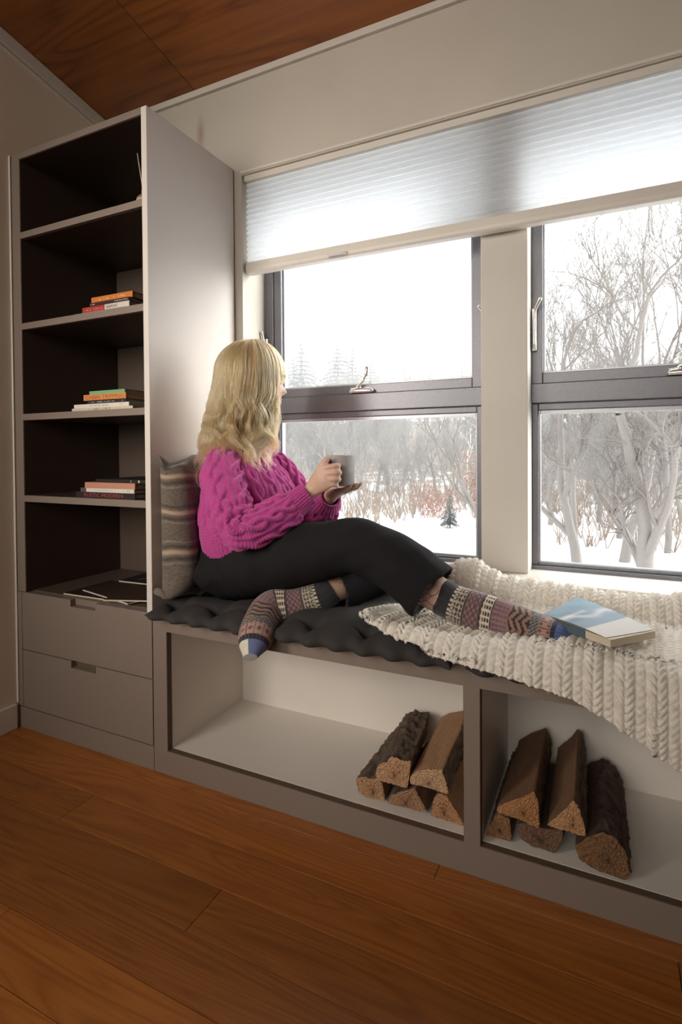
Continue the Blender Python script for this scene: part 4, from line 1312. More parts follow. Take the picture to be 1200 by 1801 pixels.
# -- trousers
tr = G()
tr.ell((0.168, 0.213, 0.605), (0.118, 0.182, 0.085), nu=36, nv=20)
tr.tube([(0.170, 0.213, 0.60), (0.172, 0.213, 0.66), (0.175, 0.214, 0.71)], [(0.120, 0.172), (0.117, 0.165), (0.112, 0.155)], 36, up=TD)
def trouser_leg(pts, rad, depth=0.07, wall=0.010):
    p = smooth_path(pts, 44)
    r = smooth_path([(a,) if np.ndim(a) == 0 else a for a in rad], 44)
    if r.shape[1] == 1: r = np.repeat(r, 2, 1)
    T, A, B = frames(p)
    d = np.r_[0, np.cumsum(np.linalg.norm(np.diff(p, axis=0), axis=1))]
    i0 = int(np.searchsorted(d, d[-1] - depth))
    R = tube_rings(p, r, 36)
    rng_ = np.random.default_rng(int(abs(pts[0][1]) * 1000))
    jag = rng_.normal(0, 0.0016, 36)
    R[-1] += T[-1][None] * jag[:, None]
    inner = tube_rings(p, r - wall, 36)[i0:][::-1]
    tr.rings(np.concatenate([R, inner]), caps=True)
trouser_leg([(0.170, 0.140, 0.612), (0.29, 0.128, 0.640), (0.42, 0.115, 0.672), (0.55, 0.108, 0.706), (0.640, 0.104, 0.722), (0.70, 0.102, 0.706), (0.765, 0.098, 0.682), (0.820, 0.094, 0.647), (0.858, 0.091, 0.620)],
            [(0.098, 0.100), (0.096, 0.096), (0.090, 0.088), (0.080, 0.078), (0.076, 0.072), (0.078, 0.070), (0.079, 0.071), (0.081, 0.074), (0.083, 0.076)])
trouser_leg([(0.170, 0.285, 0.612), (0.30, 0.305, 0.625), (0.44, 0.330, 0.632), (0.555, 0.350, 0.630), (0.618, 0.340, 0.626), (0.612, 0.285, 0.612), (0.592, 0.230, 0.602), (0.568, 0.185, 0.592), (0.548, 0.152, 0.584)],
            [(0.096, 0.098), (0.092, 0.092), (0.084, 0.082), (0.076, 0.074), (0.072, 0.070), (0.072, 0.070), (0.072, 0.070), (0.072, 0.070), (0.073, 0.070)])
tv, tf, _ = remeshed(tr, 0.0042, 3, 0.5)
def wrinkle(v):
    kr, kl = vrt(0.64, 0.10, 0.72), vrt(0.615, 0.34, 0.63)
    d = 0
    for c_, n_ in ((kr, 0.10), (kl, 0.10), (vrt(0.18, 0.12, 0.62), 0.12), (vrt(0.80, 0.09, 0.64), 0.08)):
        q = np.exp(-((np.linalg.norm(v - c_, axis=1) / n_) ** 2))
        d = d + q * (np.sin(v @ vrt(70, 20, 95) + 3 * np.sin(v @ vrt(18, 25, 11))) + 0.7 * np.sin(v @ vrt(-50, 60, 120) + 1))
    d = d * 0.0020 + 0.0010 * np.sin(v @ vrt(33, 41, 57)) + 0.0008 * np.sin(v @ vrt(-61, 27, 49) + 2)
    return d
nrm = mesh_from('t', tv, tf)
nn = np.empty(len(tv) * 3)
nrm.vertex_normals.foreach_get('vector', nn)
bpy.data.meshes.remove(nrm)
tv = tv + nn.reshape(-1, 3) * wrinkle(tv)[:, None]
m, n, l, p = newmat('black_denim')
co = coord(n, l)
t_ = noise(n, l, co.outputs[0], 420, 3)
t2 = noise(n, l, co.outputs[0], 9, 3)
l.new(mix(n, l, 0.35, ramp(n, l, t_.outputs[0], [(0.3, (0.006, 0.005, 0.0055)), (0.7, (0.012, 0.011, 0.0115))]), ramp(n, l, t2.outputs[0], [(0.35, (0.006, 0.0055, 0.006)), (0.7, (0.015, 0.014, 0.0145))])), p.inputs['Base Color'])
p.inputs['Roughness'].default_value = 0.85
bump(n, l, p, t_.outputs[0], 0.3, 0.001)
p.inputs['Specular IOR Level'].default_value = 0.2
M['denim'] = m
tro = mk('trousers', (tv, tf), M['denim'], WHO, smooth=True, fix=False)
M['thread'] = plain('frayed_thread', (0.045, 0.042, 0.042), 0.9)
for c_, ax, r_ in ((vrt(0.858, 0.091, 0.620), vrt(0.86, -0.07, -0.47), 0.077), (vrt(0.548, 0.152, 0.584), vrt(-0.5, -0.84, -0.2), 0.0685)):
    ax = ax / np.linalg.norm(ax)
    a1 = np.cross(ax, (0, 0, 1)); a1 /= np.linalg.norm(a1)
    a2 = np.cross(ax, a1)
    fr_ = G()
    rg_ = np.random.default_rng(int(c_[0] * 100))
    for k in range(170):
        a = rg_.uniform(0, 2 * np.pi)
        rr_ = r_ + rg_.normal(0, 0.002)
        b0 = c_ + (a1 * math.cos(a) + a2 * math.sin(a)) * rr_ - ax * 0.004
        fr_.tube(np.array([b0, b0 + ax * rg_.uniform(0.003, 0.007) + rg_.normal(0, 0.001, 3), b0 + ax * rg_.uniform(0.006, 0.011) + rg_.normal(0, 0.003, 3)]), [0.0007, 0.0006, 0.0003], 4)
    mk('frayed_hem', fr_, M['thread'], tro)

# -- socks: knitted bands of pattern, dyed into the yarn
M['sock'] = vcol('jacquard_sock', 0.95, 0.45, 420, 0.2)
def sock(path, rad, up, toe2, label):
    nv, nu = 260, 130
    p = smooth_path(path, nv)
    r = smooth_path(rad, nv)
    R = tube_rings(p, r, nu, up=up)
    d = np.r_[0, np.cumsum(np.linalg.norm(np.diff(p, axis=0), axis=1))]
    T = d / d[-1]
    V = np.repeat(d[:, None], nu, 1)
    U = np.repeat((np.arange(nu) / nu)[None], nv, 0)
    q = np.repeat(T[:, None], nu, 1)
    cell = 0.0022
    ui = np.floor(U * 96)
    vi = np.floor(V / cell)
    c = np.zeros((nv, nu, 3))
    BL, CR, MV, BR, PK, BU, ST = (np.array(x) for x in ((0.018, 0.016, 0.018), (0.55, 0.48, 0.37), (0.25, 0.145, 0.155), (0.055, 0.036, 0.032), (0.42, 0.25, 0.19), (0.10, 0.15, 0.34), (0.045, 0.048, 0.085)))
    def put(a, b, m1, col1, col2):
        s_ = (q >= a) & (q < b)
        c[s_] = np.where(m1[s_][:, None], col1, col2)
    tri = lambda x, P_: np.abs(((x / P_) % 1.0) * 2 - 1)
    put(0.00, 0.115, (ui % 2 == 0), BL, BL * 1.5)
    put(0.115, 0.135, (ui % 4 < 2), CR, BR)
    put(0.135, 0.155, (ui % 3 == 0), BR, CR * 0.8)
    put(0.155, 0.225, (np.abs(((ui + vi) % 8) - 4) < 1.2) ^ (np.abs(((ui - vi) % 8) - 4) < 1.2), BR, CR * 0.72)
    put(0.225, 0.240, (ui % 2 == 0), BR, BR * 1.4)
    put(0.240, 0.355, (((ui + vi) % 6) < 1.5) | (((ui - vi) % 6) < 1.5), MV * 0.42, MV)
    put(0.355, 0.372, (ui % 2 == 0), BR, BR * 1.3)
    put(0.372, 0.445, ((vi % 3) < 1) | ((ui % 5) < 1.2), CR * 1.15, BR)
    put(0.445, 0.460, (ui % 2 == 0), BR, BR * 1.3)
    put(0.460, 0.590, (((ui + 2 * (vi % 2)) % 4) < 1.2) & (vi % 2 == 0), MV * 0.45, MV * 1.1)
    put(0.590, 0.745, np.abs((vi + 5 * tri(ui, 16)) % 7 - 3.5) < 1.6, BR * 0.7, PK * 0.72)
    put(0.745, 0.800, (((ui + vi) % 4) < 1.2), CR * 0.5, ST)
    put(0.800, 0.885, (((ui % 8) - 4) ** 2 + ((vi % 8) - 4) ** 2 < 5) | ((ui % 8) == 0), MV * 0.6, PK * 1.05)
    put(0.885, 0.915, (ui % 4 < 2), ST, BL)
    if toe2:
        put(0.915, 1.01, np.cos(2 * np.pi * (U - toe2)) > 0.0, np.array([0.72, 0.66, 0.55]), np.array([0.13, 0.16, 0.30]))
    else:
        put(0.915, 1.01, (ui % 6 < 4), BU, BU * 0.75)
    rgs = np.random.default_rng(2)
    c *= (0.85 + 0.3 * rgs.random((nv, nu)))[:, :, None]
    g = G().rings(R, caps=False, c=np.clip(c, 0.003, 1).reshape(-1, 3))
    e = R[-1]
    g.add(np.vstack([e, e.mean(0)[None] + (p[-1] - p[-2]) * 1.0]), [(i, (i + 1) % nu, nu) for i in range(nu)], c[-1].mean(0))
    return mk('sock', g, M['sock'], WHO, smooth=True, label=label)
sock(SOCKR, SRR, (0, 0, 1), None, 'patterned sock with blue toes on the outstretched foot')
sock(SOCKL, SRL, (-0.5, -0.3, 0.8), 0.22, 'patterned sock with cream and navy toe on the tucked foot')

# -- cable knit sweater
m, n, l, p = newmat('magenta_wool')
at = n.new('ShaderNodeAttribute'); at.attribute_name = 'Col'
co = coord(n, l)
t_ = noise(n, l, co.outputs[0], 520, 3)
uvn = n.new('ShaderNodeUVMap')
mpn = n.new('ShaderNodeMapping')
mpn.inputs['Scale'].default_value = (1, 1, 1)
l.new(uvn.outputs[0], mpn.inputs[0])
wv = n.new('ShaderNodeTexWave')
wv.wave_type = 'BANDS'; wv.bands_direction = 'Y'
wv.inputs['Scale'].default_value = 60.0
wv.inputs['Distortion'].default_value = 1.5
wv.inputs['Detail'].default_value = 1
l.new(mpn.outputs[0], wv.inputs[0])
hsum = n.new('ShaderNodeMath'); hsum.operation = 'ADD'
l.new(wv.outputs['Fac'], hsum.inputs[0]); l.new(t_.outputs[0], hsum.inputs[1])
l.new(mix(n, l, 0.3, at.outputs['Color'], mix(n, l, 1.0, at.outputs['Color'], t_.outputs[0], 'MULTIPLY')), p.inputs['Base Color'])
p.inputs['Roughness'].default_value = 0.95
p.inputs['Sheen Weight'].default_value = 0.3
p.inputs['Sheen Tint'].default_value = (1, 0.75, 0.95, 1)
bump(n, l, p, hsum.outputs[0], 0.45, 0.0016)
M['wool_pink'] = m
PINK = np.array([0.47, 0.048, 0.245])

def cable_h(x, y, amp, P_=0.105, w=0.030, sp=0.066):
    """height of a panel of twisting cables; x across, y along (metres)"""
    k = np.floor(x / sp)
    xl = x - (k + 0.5) * sp
    ph = 2 * np.pi * y / P_ + k * np.pi * 0.9
    h = np.zeros_like(x)
    for j in range(2):
        cx_ = 0.0135 * np.sin(ph + j * np.pi)
        up = 0.72 + 0.28 * np.cos(ph + j * np.pi)
        st = np.exp(-((xl - cx_) / 0.0088) ** 4)
        h = np.maximum(h, st * up)
    edge = np.exp(-((np.abs(xl) - sp / 2 + 0.001) / 0.0045) ** 2) * 0.30
    tw = 0.10 * np.sin(2 * np.pi * (y / 0.0075 + xl / 0.012))
    return amp * np.maximum(h * (1 + tw), edge)

def knit(R, s, ub, cuff, amp, hemlen=None, arc=None):
    """R (m,n,3): smooth garment rings; displace along normals by cables, ribs at the end"""
    m_, n_, _ = R.shape
    du = np.roll(R, -1, 1) - np.roll(R, 1, 1)
    dv = np.gradient(R, axis=0)
    N = np.cross(du, dv)
    N /= np.linalg.norm(N, axis=2)[:, :, None] + 1e-12
    cen = R.mean(1)
    if ((R - cen[:, None]) * N).sum() < 0: N = -N
    x = arc
    y = np.repeat(s[:, None], n_, 1)
    h = cable_h(x, y, amp) if np.ndim(amp) == 0 else cable_h(x, y, 1.0) * amp[:, None]
    rib = 0.0028 * np.abs(np.cos(np.pi * x / 0.0125))
    cu = np.repeat(cuff[:, None], n_, 1)
    h = h * (1 - cu) + rib * cu
    r_ = np.random.default_rng(4)
    h = h + r_.normal(0, 0.0002, h.shape)
    out = R + N * h[:, :, None]
    tone = 0.92 + 0.16 * r_.random((m_ // 3 + 2, n_ // 3 + 2))[np.arange(m_)[:, None] // 3, np.arange(n_)[None] // 3]
    col = PINK[None, None] * tone[:, :, None]
    return out, np.clip(col, 0, 1), np.stack([x, y], -1)

sw = G()
UV = []
# trunk
lv = [  # z, centre shift along TD, half depth, half width, tilt
    (0.672, 0.020, 0.134, 0.172, 0.33), (0.690, 0.018, 0.138, 0.178, 0.30), (0.715, 0.014, 0.141, 0.183, 0.26), (0.75, 0.008, 0.143, 0.186, 0.18), (0.80, 0.010, 0.139, 0.184, 0.08),
    (0.85, 0.014, 0.134, 0.184, 0.02), (0.895, 0.010, 0.118, 0.182, 0.0), (0.930, 0.004, 0.098, 0.168, 0.0), (0.955, 0.0, 0.080, 0.135, 0.0), (0.975, 0.0, 0.064, 0.092, 0.0), (0.990, 0.0, 0.057, 0.068, 0.0), (1.010, 0.002, 0.053, 0.058, 0.0)]
lvm = smooth_path(lv, 190)
nt_ = 400
th = np.linspace(0, 2 * np.pi, nt_, endpoint=False)
Rt = []
for z_, cx_, a_, b_, ti in lvm:
    c_ = vrt(0.196, 0.2155, 0) + TD * cx_
    fcd = a_ * np.sign(np.cos(th)) * np.abs(np.cos(th)) ** 0.9
    scd = b_ * np.sin(th)
    fold = 0.004 * np.sin(th * 5 + z_ * 40) * sstep(0.95, 0.85, z_)
    Rt.append(c_[None] + TD[None] * (fcd * (1 + fold * 3))[:, None] + TS[None] * scd[:, None] + vrt(0, 0, 1)[None] * (z_ + ti * fcd)[:, None])
Rt = np.array(Rt)
st_ = np.r_[0, np.cumsum(np.linalg.norm(np.diff(Rt[:, 0], axis=0), axis=1))]
arc = np.repeat(((th - np.pi) * 0.165)[None], len(lvm), 0)
cuff_t = sstep(0.075, 0.068, st_) + sstep(st_[-1] - 0.02, st_[-1] - 0.018, st_)
o_, c_, u_ = knit(Rt, st_, None, np.clip(cuff_t, 0, 1), 0.0090, arc=arc)
sw.rings(o_, caps=False, c=c_.reshape(-1, 3)); UV.append(u_.reshape(-1, 2))
# hem turned in
e0 = o_[0]
ins = e0 + (e0.mean(0) - e0) * 0.03 + vrt(0, 0, 0.004)
sw.rings(np.array([ins, e0]), caps=False, c=np.tile(PINK * 0.9, (2 * nt_, 1))); UV.append(np.tile(u_[0], (2, 1)))
# sleeves
def sleeve(pts, rad, up, ampA):
    p_ = smooth_path(pts, 230)
    r_ = smooth_path(rad, 230)
    ns_ = 170
    d = np.r_[0, np.cumsum(np.linalg.norm(np.diff(p_, axis=0), axis=1))]
    R_ = tube_rings(p_, r_, ns_, up)
    a_ = np.linspace(0, 2 * np.pi, ns_, endpoint=False)
    arc_ = np.repeat(((a_ - np.pi) * 0.055)[None], 230, 0)
    # slack folds at the elbow
    tt_ = d / d[-1]
    cuff_ = sstep(d[-1] - 0.056, d[-1] - 0.050, d)
    sl = 0.004 * np.exp(-((tt_ - 0.52) / 0.10) ** 2)[:, None] * np.sin(d[:, None] / 0.030 * 2 * np.pi + 1.5 * np.cos(a_)[None]) 
    cn = p_[:, None, :]
    R_ = cn + (R_ - cn) * (1 + sl[:, :, None] / 0.06)
    amp_ = np.interp(tt_, [0, 0.4, 0.55, 0.85, 1], ampA)
    o1, c1, u1 = knit(R_, d, None, cuff_, amp_, arc=arc_)
    sw.rings(o1, caps=False, c=c1.reshape(-1, 3)); UV.append(u1.reshape(-1, 2))
    e1_ = o1[-1]
    cen_ = e1_.mean(0)
    sw.rings(np.array([e1_, cen_ + (e1_ - cen_) * 0.86, cen_ + (e1_ - cen_) * 0.84 - (p_[-1] - p_[-6]) * 1.2]), caps=False, c=np.tile(PINK * 0.9, (3 * ns_, 1))); UV.append(np.tile(u1[-1], (3, 1)))
sleeve([(0.185, 0.135, 0.945), (0.212, 0.078, 0.922), (0.245, 0.046, 0.870), (0.287, 0.022, 0.812), (0.322, 0.012, 0.766), (0.362, 0.028, 0.766), (0.405, 0.066, 0.792), (0.440, 0.096, 0.820), (0.462, 0.113, 0.841), (0.479, 0.126, 0.857)],
       [(0.050, 0.053), (0.060, 0.057), (0.061, 0.058), (0.059, 0.056), (0.053, 0.053), (0.050, 0.050), (0.046, 0.046), (0.042, 0.041), (0.035, 0.0335), (0.0335, 0.0315)], (0.9, -0.2, 0.4), [0.0090, 0.0090, 0.0125, 0.0125, 0.009])
sleeve([(0.190, 0.295, 0.945), (0.205, 0.350, 0.920), (0.245, 0.380, 0.860), (0.300, 0.388, 0.785), (0.340, 0.382, 0.750), (0.380, 0.355, 0.765), (0.425, 0.315, 0.800), (0.452, 0.291, 0.822), (0.468, 0.278, 0.834), (0.481, 0.268, 0.841)],
       [(0.052, 0.055), (0.066, 0.062), (0.068, 0.064), (0.066, 0.062), (0.062, 0.060), (0.060, 0.058), (0.056, 0.053), (0.047, 0.045), (0.0355, 0.0345), (0.034, 0.032)], (0.9, 0.2, 0.4), [0.008, 0.008, 0.012, 0.012, 0.009])
mk('sweater', sw, M['wool_pink'], WHO, smooth=True, uv=np.vstack(UV), fix=False)
# -- hair: a scalp mass with wavy locks laid over it
M['hair'] = vcol('blonde_hair', 0.38, 0.0, 300, 0.0, 0.5, mott=0.0)
rh = np.random.default_rng(11)
def out_of_body(P):
    """keep locks on top of the sweater"""
    P = P.copy()
    for q in P:
        for a, b, r in ((vrt(0.212, 0.078, 0.922), vrt(0.285, 0.024, 0.800), 0.078), (vrt(0.205, 0.350, 0.920), vrt(0.300, 0.388, 0.785), 0.076)):
            t = np.clip((q - a) @ (b - a) / ((b - a) @ (b - a)), 0, 1)
            c = a + (b - a) * t
            d = q - c
            L = np.linalg.norm(d)
            if L < r: q += d / (L + 1e-9) * (r - L)
        z = q[2]
        k = np.interp(z, [0.75, 0.80, 0.85, 0.895, 0.930, 0.955, 0.975, 0.99, 1.01], np.arange(9))
        a_ = np.interp(k, np.arange(9), [0.151, 0.147, 0.142, 0.126, 0.106, 0.088, 0.072, 0.065, 0.061])
        b_ = np.interp(k, np.arange(9), [0.194, 0.192, 0.192, 0.190, 0.176, 0.143, 0.100, 0.076, 0.066])
        if z < 1.01:
            rel_ = q - vrt(0.205, 0.2175, z)
            f, s = rel_ @ TD, rel_ @ TS
            e = math.hypot(f / a_, s / b_)
            if e < 1:
                q += (TD * f + TS * s) * (1 / max(e, 0.25) - 1)
    return P

def lock_path(phi, zend, z0, ns=26, wave=1.0, ph=0.0):
    """phi: 0 front, +90 her right, 180 back. returns centre path of a lock"""
    c, s = math.cos(phi), math.sin(phi)
    rf = 0.100 if c > 0 else 0.113
    out = []
    zs = np.concatenate([np.linspace(0, 1, 10)[:-1], np.linspace(1, 2, ns - 9)])
    zt, ze = 0.1255, 0.015
    for q in zs:
        if q <= 1:
            a = z0 + (math.pi / 2 - z0) * q
            f, sd, z = rf * math.sin(a) * c, 0.089 * math.sin(a) * s, ze + (zt - ze) * math.cos(a)
        else:
            t = q - 1
            z = ze + (zend - ze) * t
            dz = ze - z
            back = max(0, -c)
            k = 1 + back * (0.75 * dz + 1.3 * dz * dz) + (1 - back) * (0.35 * dz)
            f, sd = rf * c * k - 0.10 * dz * max(0, abs(s)) - 0.02 * dz, 0.089 * s * k
            w = wave * (0.002 + 0.070 * dz) * min(1, dz / 0.10)
            f += w * math.sin(dz / 0.125 * 2 * math.pi + ph)
            sd += w * 0.8 * math.cos(dz / 0.14 * 2 * math.pi + ph * 1.7)
        out.append(hw(f - 0.004, sd, z))
    return np.array(out)

locks = []
for k in range(270):
    while True:
        phi = rh.uniform(-math.pi, math.pi)
        if abs(phi) > math.radians(50): break
    zend = -0.285 + rh.normal(0, 0.024) + 0.02 * (abs(phi) > 2.4)
    if rh.random() < 0.22: zend += rh.uniform(0.03, 0.10)
    locks.append((phi, zend, rh.uniform(0.02, 0.9), 26, 1.0 + 0.35 * rh.normal(), rh.uniform(0, 6.28), 0.0085))
for k in range(46):                                       # fringe
    phi = rh.uniform(-1.0, 1.0)
    locks.append((phi, -0.004 + 0.0 * rh.random() - 0.055 * max(0, abs(phi) - 0.45) + rh.normal(0, 0.004), rh.uniform(0.02, 0.6), 16, 0.2, rh.uniform(0, 6.28), 0.008))
for k in range(26):                                       # face framing on her right
    phi = math.radians(rh.uniform(48, 70))
    locks.append((phi, rh.uniform(-0.27, -0.16), rh.uniform(0.02, 0.5), 26, 0.9, rh.uniform(0, 6.28), 0.009))
H_P, H_R, H_C, H_N = [], [], [], []
for phi, zend, z0, ns, wv_, ph, spread in locks:
    ctr_ = lock_path(phi, zend, z0, ns, wv_, ph)
    if zend < -0.1:
        pushed = out_of_body(ctr_) - ctr_
        for _ in range(3):
            pushed[1:-1] = 0.25 * pushed[:-2] + 0.5 * pushed[1:-1] + 0.25 * pushed[2:]
            pushed[-1] = 0.5 * pushed[-1] + 0.5 * pushed[-2]
        ctr_ = ctr_ + pushed
    T_, A_, B_ = frames(ctr_, up=HF)
    n_ = len(ctr_)
    tt_ = np.linspace(0, 1, n_)
    tone = rh.random()
    for j in range(27 if zend < -0.1 else 22):
        a, r0 = rh.uniform(0, 6.28), spread * math.sqrt(rh.random())
        env = (0.55 + 0.75 * np.sin(np.pi * np.clip(tt_ * 0.85, 0, 1))) * (1 - 0.45 * tt_ ** 4)
        fz = 0.0022 * np.sin(tt_ * rh.uniform(6, 14) + rh.uniform(0, 6.28)) * tt_
        P_ = ctr_ + A_ * (math.cos(a) * r0 * env + fz)[:, None] + B_ * (math.sin(a) * r0 * env - fz)[:, None] * 1.3
        cut = int(n_ * rh.uniform(0.86, 1.0)) if zend < -0.1 else n_
        P_ = P_[:cut]
        H_P.append(P_)
        H_N.append(cut)
        H_R.append(rh.uniform(0.0005, 0.0009) * np.interp(np.linspace(0, 1, cut), [0, 0.1, 0.75, 1], [0.7, 1, 0.9, 0.15]))
        H_C.append(np.full(cut, np.clip(0.75 * tone + 0.25 * rh.random(), 0, 1)))
hcv = bpy.data.hair_curves.new('hair')
hcv.add_curves(H_N)
L_ = np.array(WL[WHO.name])
hcv.attributes['position'].data.foreach_set('vector', (np.vstack(H_P) - L_).astype(np.float32).ravel())
ra_ = hcv.attributes.get('radius') or hcv.attributes.new('radius', 'FLOAT', 'POINT')
ra_.data.foreach_set('value', np.concatenate(H_R).astype(np.float32))
ta_ = hcv.attributes.new('tone', 'FLOAT', 'POINT')
ta_.data.foreach_set('value', np.concatenate(H_C).astype(np.float32))
m = bpy.data.materials.new('blonde_strands')
m.use_nodes = True
n, l = m.node_tree.nodes, m.node_tree.links
n.clear()
hb = n.new('ShaderNodeBsdfHairPrincipled')
hb.parametrization = 'COLOR'
at = n.new('ShaderNodeAttribute'); at.attribute_name = 'tone'
l.new(ramp(n, l, at.outputs['Fac'], [(0.0, (0.26, 0.108, 0.036)), (0.45, (0.54, 0.275, 0.105)), (1.0, (0.86, 0.535, 0.26))]), hb.inputs['Color'])
hb.inputs['Roughness'].default_value = 0.35
hb.inputs['Radial Roughness'].default_value = 0.5
ou = n.new('ShaderNodeOutputMaterial')
l.new(hb.outputs[0], ou.inputs[0])
hcv.materials.append(m)
hair = bpy.data.objects.new('hair', hcv)
COL.objects.link(hair)
hair.parent = WHO
WL['hair'] = WL[WHO.name]
# the mass of hair beneath the locks
cap = []
ths = np.linspace(0, 2 * np.pi, 60, endpoint=False)
for z in np.array([0.1245, 0.121, 0.112, 0.095, 0.07, 0.04, 0.01, -0.03, -0.07, -0.11, -0.15, -0.18]):
    ring = []
    for a in ths:
        c, s = math.cos(a), math.sin(a)
        if z > 0.015:
            sc = math.sqrt(max(0.0, 1 - ((z - 0.015) / 0.112) ** 2))
            f, sd = (0.096 if c > 0 else 0.108) * c * sc, 0.085 * s * sc
        else:
            dz = 0.015 - z
            back = max(0, -c)
            k = 1 + back * (0.55 * dz + 0.9 * dz * dz)
            f, sd = (0.108 * c * k if c < 0 else 0.02 * c) - 0.05 * dz, 0.083 * s * (1 + 0.1 * dz)
        ring.append(hw(f - 0.003, sd, z))
    cap.append(ring)
mk('hair_mass', G().rings(np.array(cap)[::-1], c=(0.55, 0.36, 0.18)), M['hair'], hair, smooth=True)
# ------------------------------------------------------------------ outside: snow, trees, thin haze
M['snow'] = paint('snow', (0.84, 0.85, 0.87), 0.7, 0.03)
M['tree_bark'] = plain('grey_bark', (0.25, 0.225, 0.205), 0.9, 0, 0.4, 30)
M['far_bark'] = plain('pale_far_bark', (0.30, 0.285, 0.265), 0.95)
M['birch'] = plain('birch_bark', (0.7, 0.68, 0.64), 0.8, 0, 0.3, 12)
M['needles'] = plain('conifer_needles', (0.055, 0.066, 0.055), 0.95)
M['rust'] = plain('rust_leaves', (0.36, 0.19, 0.13), 0.9)
M['straw'] = plain('dry_brush', (0.30, 0.235, 0.18), 0.95)
M['stone'] = plain('house_foundation', (0.25, 0.24, 0.23), 0.9)
to = np.random.default_rng(21)
def ground_z(x, y):
    x, y = np.asarray(x, float), np.asarray(y, float)
    return -1.65 + 5.2 * sstep(24, 62, y + 0.12 * x) + 0.25 * np.sin(x * 0.35 + 1) * sstep(8, 16, y) * np.cos(y * 0.27) + 0.9 * sstep(2, -16, x) * sstep(12, 24, y)
gx, gy = np.linspace(-75, 40, 90), np.concatenate([np.linspace(0.7, 30, 60), np.linspace(31, 130, 45)])
GX, GY = np.meshgrid(gx, gy, indexing='ij')
gv = np.stack([GX, GY, ground_z(GX, GY)], -1).reshape(-1, 3)
ny_ = len(gy)
gf = [(i * ny_ + j, (i + 1) * ny_ + j, (i + 1) * ny_ + j + 1, i * ny_ + j + 1) for i in range(len(gx) - 1) for j in range(ny_ - 1)]
m, n, l, p = newmat('snowy_ground')
co = coord(n, l)
t_ = noise(n, l, co.outputs[0], 0.9, 6, 0.7)
sx = n.new('ShaderNodeSeparateXYZ')
l.new(co.outputs[0], sx.inputs[0])
mr = n.new('ShaderNodeMapRange')
mr.inputs[1].default_value, mr.inputs[2].default_value = -46.0, -30.0       # object y: litter shows among the trees of the slope
mr.inputs[3].default_value, mr.inputs[4].default_value = 0.0, 0.30
l.new(sx.outputs[1], mr.inputs[0])
ad = n.new('ShaderNodeMath')
l.new(t_.outputs[0], ad.inputs[0]); l.new(mr.outputs[0], ad.inputs[1])
l.new(ramp(n, l, ad.outputs[0], [(0.56, (0.84, 0.85, 0.87)), (0.74, (0.24, 0.20, 0.165))]), p.inputs['Base Color'])
p.inputs['Roughness'].default_value = 0.8
M['ground'] = m
mk('ground', (gv, gf), M['ground'], kind='structure', smooth=True, fix=False)

def bare_tree(seed, h, r0, lean=(0, 0), forks=3, levels=4, twig=1.0, spread=0.6, first=0.28, nside=7):
    """branching skeleton grown as tapered tubes; base at the origin"""
    r = np.random.default_rng(seed)
    g = G()
    def grow(p, d, L, rad, lev):
        n = max(4, 9 - lev)
        pts = [p]
        q = d.copy()
        for i in range(n):
            q = q + r.normal(0, 0.10 + 0.03 * lev, 3) + vrt(0, 0, 0.05)
            q /= np.linalg.norm(q)
            pts.append(pts[-1] + q * L / n)
        pts = np.array(pts)
        tip = rad * (0.42 if lev < levels else 0.15)
        g.tube(pts, np.linspace(rad, tip, len(pts)), nside if lev == 0 else (5 if lev < 2 else 3), caps=False)
        if lev >= levels: return
        kids = forks + int(r.integers(0, 2)) + (2 if lev >= 2 else 0)
        for k in range(kids):
            t = r.uniform(first if lev == 0 else 0.15, 1.0) if k else 1.0
            i = min(len(pts) - 2, int(t * (len(pts) - 1)))
            b = pts[i] + (pts[i + 1] - pts[i]) * 0.5 if t < 1 else pts[-1]
            dd = pts[i + 1] - pts[i]
            dd /= np.linalg.norm(dd)
            side = r.normal(0, 1, 3)
            side -= dd * (side @ dd)
            side /= np.linalg.norm(side) + 1e-9
            nd = dd * r.uniform(0.6, 1.0) + side * spread * r.uniform(0.6, 1.3) + vrt(0, 0, 0.12)
            nd /= np.linalg.norm(nd)
            grow(b, nd, L * r.uniform(0.48, 0.72), max(0.0022 * twig, rad * (0.62 - 0.25 * t) if k else rad * 0.42), lev + 1)
    grow(vrt(0, 0, -0.15), vrt(lean[0], lean[1], 1.0) / np.linalg.norm((lean[0], lean[1], 1.0)), h * 0.42, r0, 0)
    return g

def conifer(seed, h, w):
    r = np.random.default_rng(seed)
    g = G()
    g.tube([(0, 0, -0.2), (0, 0, h * 0.5), (0, 0, h)], [h * 0.017, h * 0.010, 0.01], 6)
    lay = 22
    for i in range(lay):
        t = i / (lay - 1)
        z = h * (0.12 + 0.86 * t)
        R0 = w * (1 - t) ** 0.85 + 0.08
        nb = int(11 - 5 * t)
        for k in range(nb):
            a = k / nb * 6.283 + r.uniform(-0.3, 0.3) + i * 0.7
            R_ = R0 * r.uniform(0.65, 1.12)
            d = vrt(math.cos(a), math.sin(a), 0)
            s = vrt(-d[1], d[0], 0)
            for q in range(5):                      # sprays along the bough
                u = 0.15 + 0.85 * q / 4
                c = d * R_ * u + vrt(0, 0, z - 0.30 * R_ * u * u)
                wd = R_ * 0.26 * (1.15 - u) + 0.03
                L = R_ * 0.30
                v = [c, c + s * wd + d * L * 0.5 - vrt(0, 0, 0.10 * R_), c + d * L - vrt(0, 0, 0.05 * R_), c - s * wd + d * L * 0.5 - vrt(0, 0, 0.10 * R_), c + d * L * 0.4 + vrt(0, 0, 0.05 * R_)]
                g.add(v, [(0, 1, 4), (1, 2, 4), (2, 3, 4), (3, 0, 4)])
    return g

